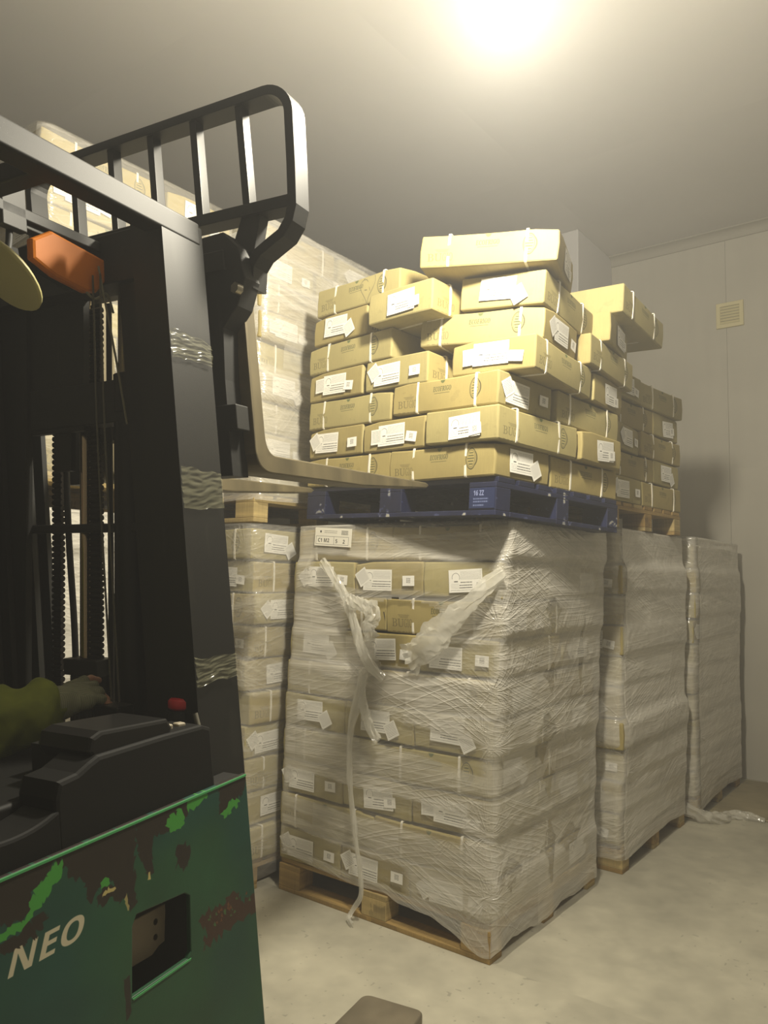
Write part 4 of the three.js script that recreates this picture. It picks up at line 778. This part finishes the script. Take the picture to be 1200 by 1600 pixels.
// ------------------------------------------------------------------ operator reaching in from the left
{
  const P0 = T(-0.36, -1.70, -0.95).add(BASE);
  const man = thing('person', 'operator in an olive green jacket and grey fingerless glove gripping a control', 'person', P0);
  const J = (w, u, l) => T(w, u, l).add(BASE).sub(P0);
  const capsule = (p, a, b, ra, rb) => { const pax = p.x - a.x, pay = p.y - a.y, paz = p.z - a.z, bx = b.x - a.x, by = b.y - a.y, bz = b.z - a.z; const h = clamp((pax * bx + pay * by + paz * bz) / (bx * bx + by * by + bz * bz), 0, 1); return Math.hypot(pax - bx * h, pay - by * h, paz - bz * h) - lerp(ra, rb, h); };
  const smin = (a, b, k) => { const h = clamp(0.5 + 0.5 * (b - a) / k, 0, 1); return lerp(b, a, h) - k * h * (1 - h); };
  function field(center, half, res, fn) {
    const mc = new MarchingCubes(res, new THREE.MeshBasicMaterial(), false, false, 400000); mc.isolation = 0;
    const p = V(0, 0, 0);
    for (let k = 0; k < res; k++) for (let j = 0; j < res; j++) for (let i = 0; i < res; i++) { p.set((i - res / 2) / (res / 2) * half + center.x, (j - res / 2) / (res / 2) * half + center.y, (k - res / 2) / (res / 2) * half + center.z); mc.field[i + j * res + k * res * res] = -fn(p); }
    mc.update();
    const n = mc.count, pos = new Float32Array(n * 3), nor = new Float32Array(n * 3);
    for (let i = 0; i < n; i++) for (let c = 0; c < 3; c++) { pos[3 * i + c] = mc.positionArray[3 * i + c] * half + [center.x, center.y, center.z][c]; nor[3 * i + c] = mc.normalArray[3 * i + c]; }
    const g = new THREE.BufferGeometry(); g.setAttribute('position', new THREE.BufferAttribute(pos, 3)); g.setAttribute('normal', new THREE.BufferAttribute(nor, 3)); return g;
  }
  const chainD = (p, ch, k) => { let d = 1e3; for (const [a, b, ra, rb] of ch) d = smin(d, capsule(p, a, b, ra, rb), k); return d; };
  const wr = J(0.045, -0.612, -0.50), el = J(-0.13, -0.705, -0.80), sh = J(-0.17, -0.27, -0.92), shL = J(-0.56, -0.27, -0.92), elL = J(-0.62, -0.58, -0.86), wrL = J(-0.48, -0.68, -0.62);
  const neck = J(-0.36, -0.21, -0.94), hd = J(-0.36, -0.06, -0.92), chest = J(-0.36, -0.42, -0.94), belly = J(-0.36, -0.66, -0.95), hip = J(-0.36, -0.80, -0.95);
  // fingers: knuckle, middle joint, last joint, tip
  const F = [[[0.004, -0.588, -0.412], [0.000, -0.580, -0.370], [-0.001, -0.579, -0.346], [-0.002, -0.586, -0.322], 0.0105], [[0.026, -0.590, -0.405], [0.024, -0.592, -0.362], [0.022, -0.618, -0.350], [0.022, -0.638, -0.364], 0.0108], [[0.049, -0.597, -0.408], [0.052, -0.602, -0.372], [0.056, -0.622, -0.356], [0.060, -0.640, -0.348], 0.0102], [[0.071, -0.608, -0.418], [0.075, -0.614, -0.386], [0.078, -0.630, -0.368], [0.080, -0.643, -0.360], 0.0095]];
  const TH = [[0.0, -0.618, -0.47], [-0.030, -0.612, -0.435], [-0.034, -0.606, -0.400], [-0.028, -0.604, -0.372]].map((a) => J(...a));
  const palm = [[wr, J(0.006, -0.595, -0.418), 0.026, 0.017], [wr, J(0.030, -0.598, -0.412), 0.026, 0.017], [wr, J(0.052, -0.604, -0.414), 0.026, 0.016], [wr, J(0.070, -0.614, -0.424), 0.025, 0.015], [J(0.02, -0.62, -0.47), TH[1], 0.02, 0.014]];
  const fing = []; for (const [a, b, c, d, r] of F) { const q = [a, b, c, d].map((x) => J(...x)); fing.push([[q[0], q[1], r * 1.12, r], [q[1], q[2], r, r * 0.92], [q[2], q[3], r * 0.92, r * 0.78]]); }
  const thumb = [[TH[0], TH[1], 0.016, 0.0125], [TH[1], TH[2], 0.0125, 0.0115], [TH[2], TH[3], 0.0115, 0.009]];
  const handD = (p) => { let d = chainD(p, palm, 0.012); for (const f of fing) d = smin(d, chainD(p, f, 0.004), 0.006); return smin(d, chainD(p, thumb, 0.004), 0.008); };
  const skin = new THREE.MeshPhysicalMaterial({ color: 0xc9967a, roughness: 0.55 });
  const hc = J(0.025, -0.61, -0.43);
  const handG = field(hc, 0.14, 92, handD);
  const headD = (p) => { let d = chainD(p, [[neck.clone().add(V(0, -0.06, 0)), hd, 0.058, 0.056]], 0.02); const q = p.clone().sub(hd); const fwd = V(TL.x, 0, TL.z).normalize(), lat = V(-fwd.z, 0, fwd.x); const x = q.dot(lat), y = q.y - 0.03, z = q.dot(fwd);
    d = smin(d, (Math.hypot(x / 0.075, y / 0.115, z / 0.095) - 1) * 0.075, 0.03); d = smin(d, Math.hypot(x, (y + 0.07) * 0.9, z - 0.055) - 0.038, 0.03); d = smin(d, capsule(V(x, y, z), V(0, 0.01, 0.095), V(0, -0.03, 0.112), 0.009, 0.015), 0.012);
    for (const s of [-1, 1]) { d = smin(d, Math.hypot((x - s * 0.077) * 1.8, y + 0.005, (z + 0.005) * 1.3) - 0.028, 0.006); d = -smin(-d, Math.hypot(x - s * 0.032, y - 0.012, z - 0.1) - 0.014, 0.012); d = Math.min(d, Math.hypot(x - s * 0.032, y - 0.012, z - 0.082) - 0.0125); }
    return -smin(-d, capsule(V(x, y, z), V(-0.024, -0.062, 0.094), V(0.024, -0.062, 0.094), 0.003, 0.003), 0.004); };
  const headG = field(hd.clone().add(V(0, 0.0, 0)), 0.2, 84, headD);
  const armG = field(wr.clone().lerp(el, 0.5), 0.24, 48, (p) => chainD(p, [[wr, el, 0.027, 0.04]], 0.01));
  part(man, 'body', mergeGeometries([handG, headG, armG]), skin, 'bare fingertips showing past the glove');
  // fingerless glove: a shell over palm, knuckles and first finger joints, ended before the tips
  const half = fing.map((f) => [[f[0][0], f[0][1], f[0][2] + 0.0022, f[0][3] + 0.0022], [f[1][0], f[1][0].clone().lerp(f[1][1], 0.12), f[1][2] + 0.0022, f[1][3] + 0.0024]]);
  const halfT = [[thumb[0][0], thumb[0][1], 0.0185, 0.0152], [thumb[1][0], thumb[1][0].clone().lerp(thumb[1][1], 0.1), 0.015, 0.0142]];
  const gloveD = (p) => { let d = chainD(p, palm, 0.014) - 0.003; for (const f of half) d = smin(d, chainD(p, f, 0.004), 0.009); d = smin(d, chainD(p, halfT, 0.004), 0.009); d = smin(d, chainD(p, [[wr.clone().lerp(el, 0.16), wr.clone().lerp(hc, 0.3), 0.043, 0.036]], 0.01), 0.02); return d + 0.0022 * (n2(p.x * 90 + p.y * 30, p.z * 90 - p.y * 50, 4) - 0.5); };
  const knit = dataTex(128, 128, (u, v) => { const k = 0.8 + 0.25 * Math.abs(Math.sin(u * 128 * 0.8)) + 0.2 * (fbm(u * 6, v * 6, 3, 3) - 0.5); return [136 * k, 138 * k, 112 * k]; }, true);
  part(man, 'glove', metreUV(field(hc.clone().add(V(0, 0, 0)), 0.15, 96, gloveD), 6), std({ map: knit, roughness: 0.9 }), 'grey fingerless work glove');
  // jacket
  const ax = wr.clone().sub(el).normalize();
  const jac = [[el, wr.clone().lerp(el, 0.10), 0.084, 0.07], [sh, el, 0.088, 0.078], [chest.clone().lerp(sh, 0.5), sh, 0.13, 0.088], [chest.clone().lerp(shL, 0.5), shL, 0.13, 0.088], [shL, elL, 0.085, 0.075], [elL, wrL, 0.073, 0.055], [chest, belly, 0.155, 0.15], [belly, hip, 0.15, 0.155], [neck.clone().add(V(0, -0.03, 0)), chest, 0.075, 0.13]];
  const jacD = (p) => { let d = chainD(p, jac, 0.05); const t = p.clone().sub(el).dot(ax); const fold = 0.022 * Math.sin(t * 62 + 7 * n2(p.x * 12, p.y * 12 + p.z * 9, 5)) * n2(p.x * 14 + 3, p.z * 14 + p.y * 6, 9) + 0.018 * (fbm(p.x * 16 + p.y * 7, p.z * 16 - p.y * 9, 11, 2) - 0.5); return d + fold; };
  const jTex = dataTex(128, 128, (u, v) => { const k = 0.86 + 0.3 * (fbm(u * 20, v * 20, 6, 4) - 0.5); return [126 * k, 136 * k, 44 * k]; }, true);
  const jm = new THREE.MeshPhysicalMaterial({ map: jTex, roughness: 0.85, sheen: 0.4, sheenColor: new THREE.Color(0.35, 0.4, 0.12), sheenRoughness: 0.5 });
  const forearm = metreUV(field(wr.clone().lerp(el, 0.45), 0.26, 104, jacD), 2), torso = field(chest.clone().add(V(0, -0.12, 0)), 0.60, 88, (p) => { const q = p.clone().sub(wr.clone().lerp(el, 0.45)); const inBox = Math.max(Math.abs(q.x), Math.abs(q.y), Math.abs(q.z)) - 0.245; return Math.max(jacD(p), -inBox); });
  part(man, 'jacket', mergeGeometries([forearm, metreUV(torso, 2)]), jm, 'olive green jacket with creased sleeve');
  const legs = [[hip, J(-0.26, -0.84, -0.95), 0.15, 0.1], [J(-0.26, -0.84, -0.95), J(-0.25, -1.24, -0.93), 0.095, 0.07], [J(-0.25, -1.24, -0.93), J(-0.25, -1.62, -0.96), 0.068, 0.055], [hip, J(-0.46, -0.84, -0.95), 0.15, 0.1], [J(-0.46, -0.84, -0.95), J(-0.47, -1.24, -0.93), 0.095, 0.07], [J(-0.47, -1.24, -0.93), J(-0.47, -1.62, -0.96), 0.068, 0.055]];
  part(man, 'trousers', field(J(-0.36, -1.2, -0.95), 0.52, 64, (p) => chainD(p, legs, 0.04)), std({ color: 0x23252b, roughness: 0.9 }));
  for (const w of [-0.25, -0.47]) part(man, 'boot', field(J(w, -1.64, -0.92), 0.2, 40, (p) => Math.max(chainD(p, [[J(w, -1.655, -1.0), J(w, -1.66, -0.83), 0.042, 0.04], [J(w, -1.6, -0.97), J(w, -1.65, -0.96), 0.05, 0.048]], 0.03), (J(w, -1.698, -0.9).y - p.y))), std({ color: 0x1c1a18, roughness: 0.6 }));
  part(man, 'beanie', field(hd.clone().add(V(0, 0.09, 0)), 0.16, 44, (p) => { const q = p.clone().sub(hd); return Math.max((Math.hypot(q.x / 0.094, (q.y - 0.035) / 0.124, q.z / 0.104) - 1) * 0.09, 0.062 - q.y); }), std({ color: 0x2a2d30, roughness: 0.95 }));
}

renderer.render(scene, camera);
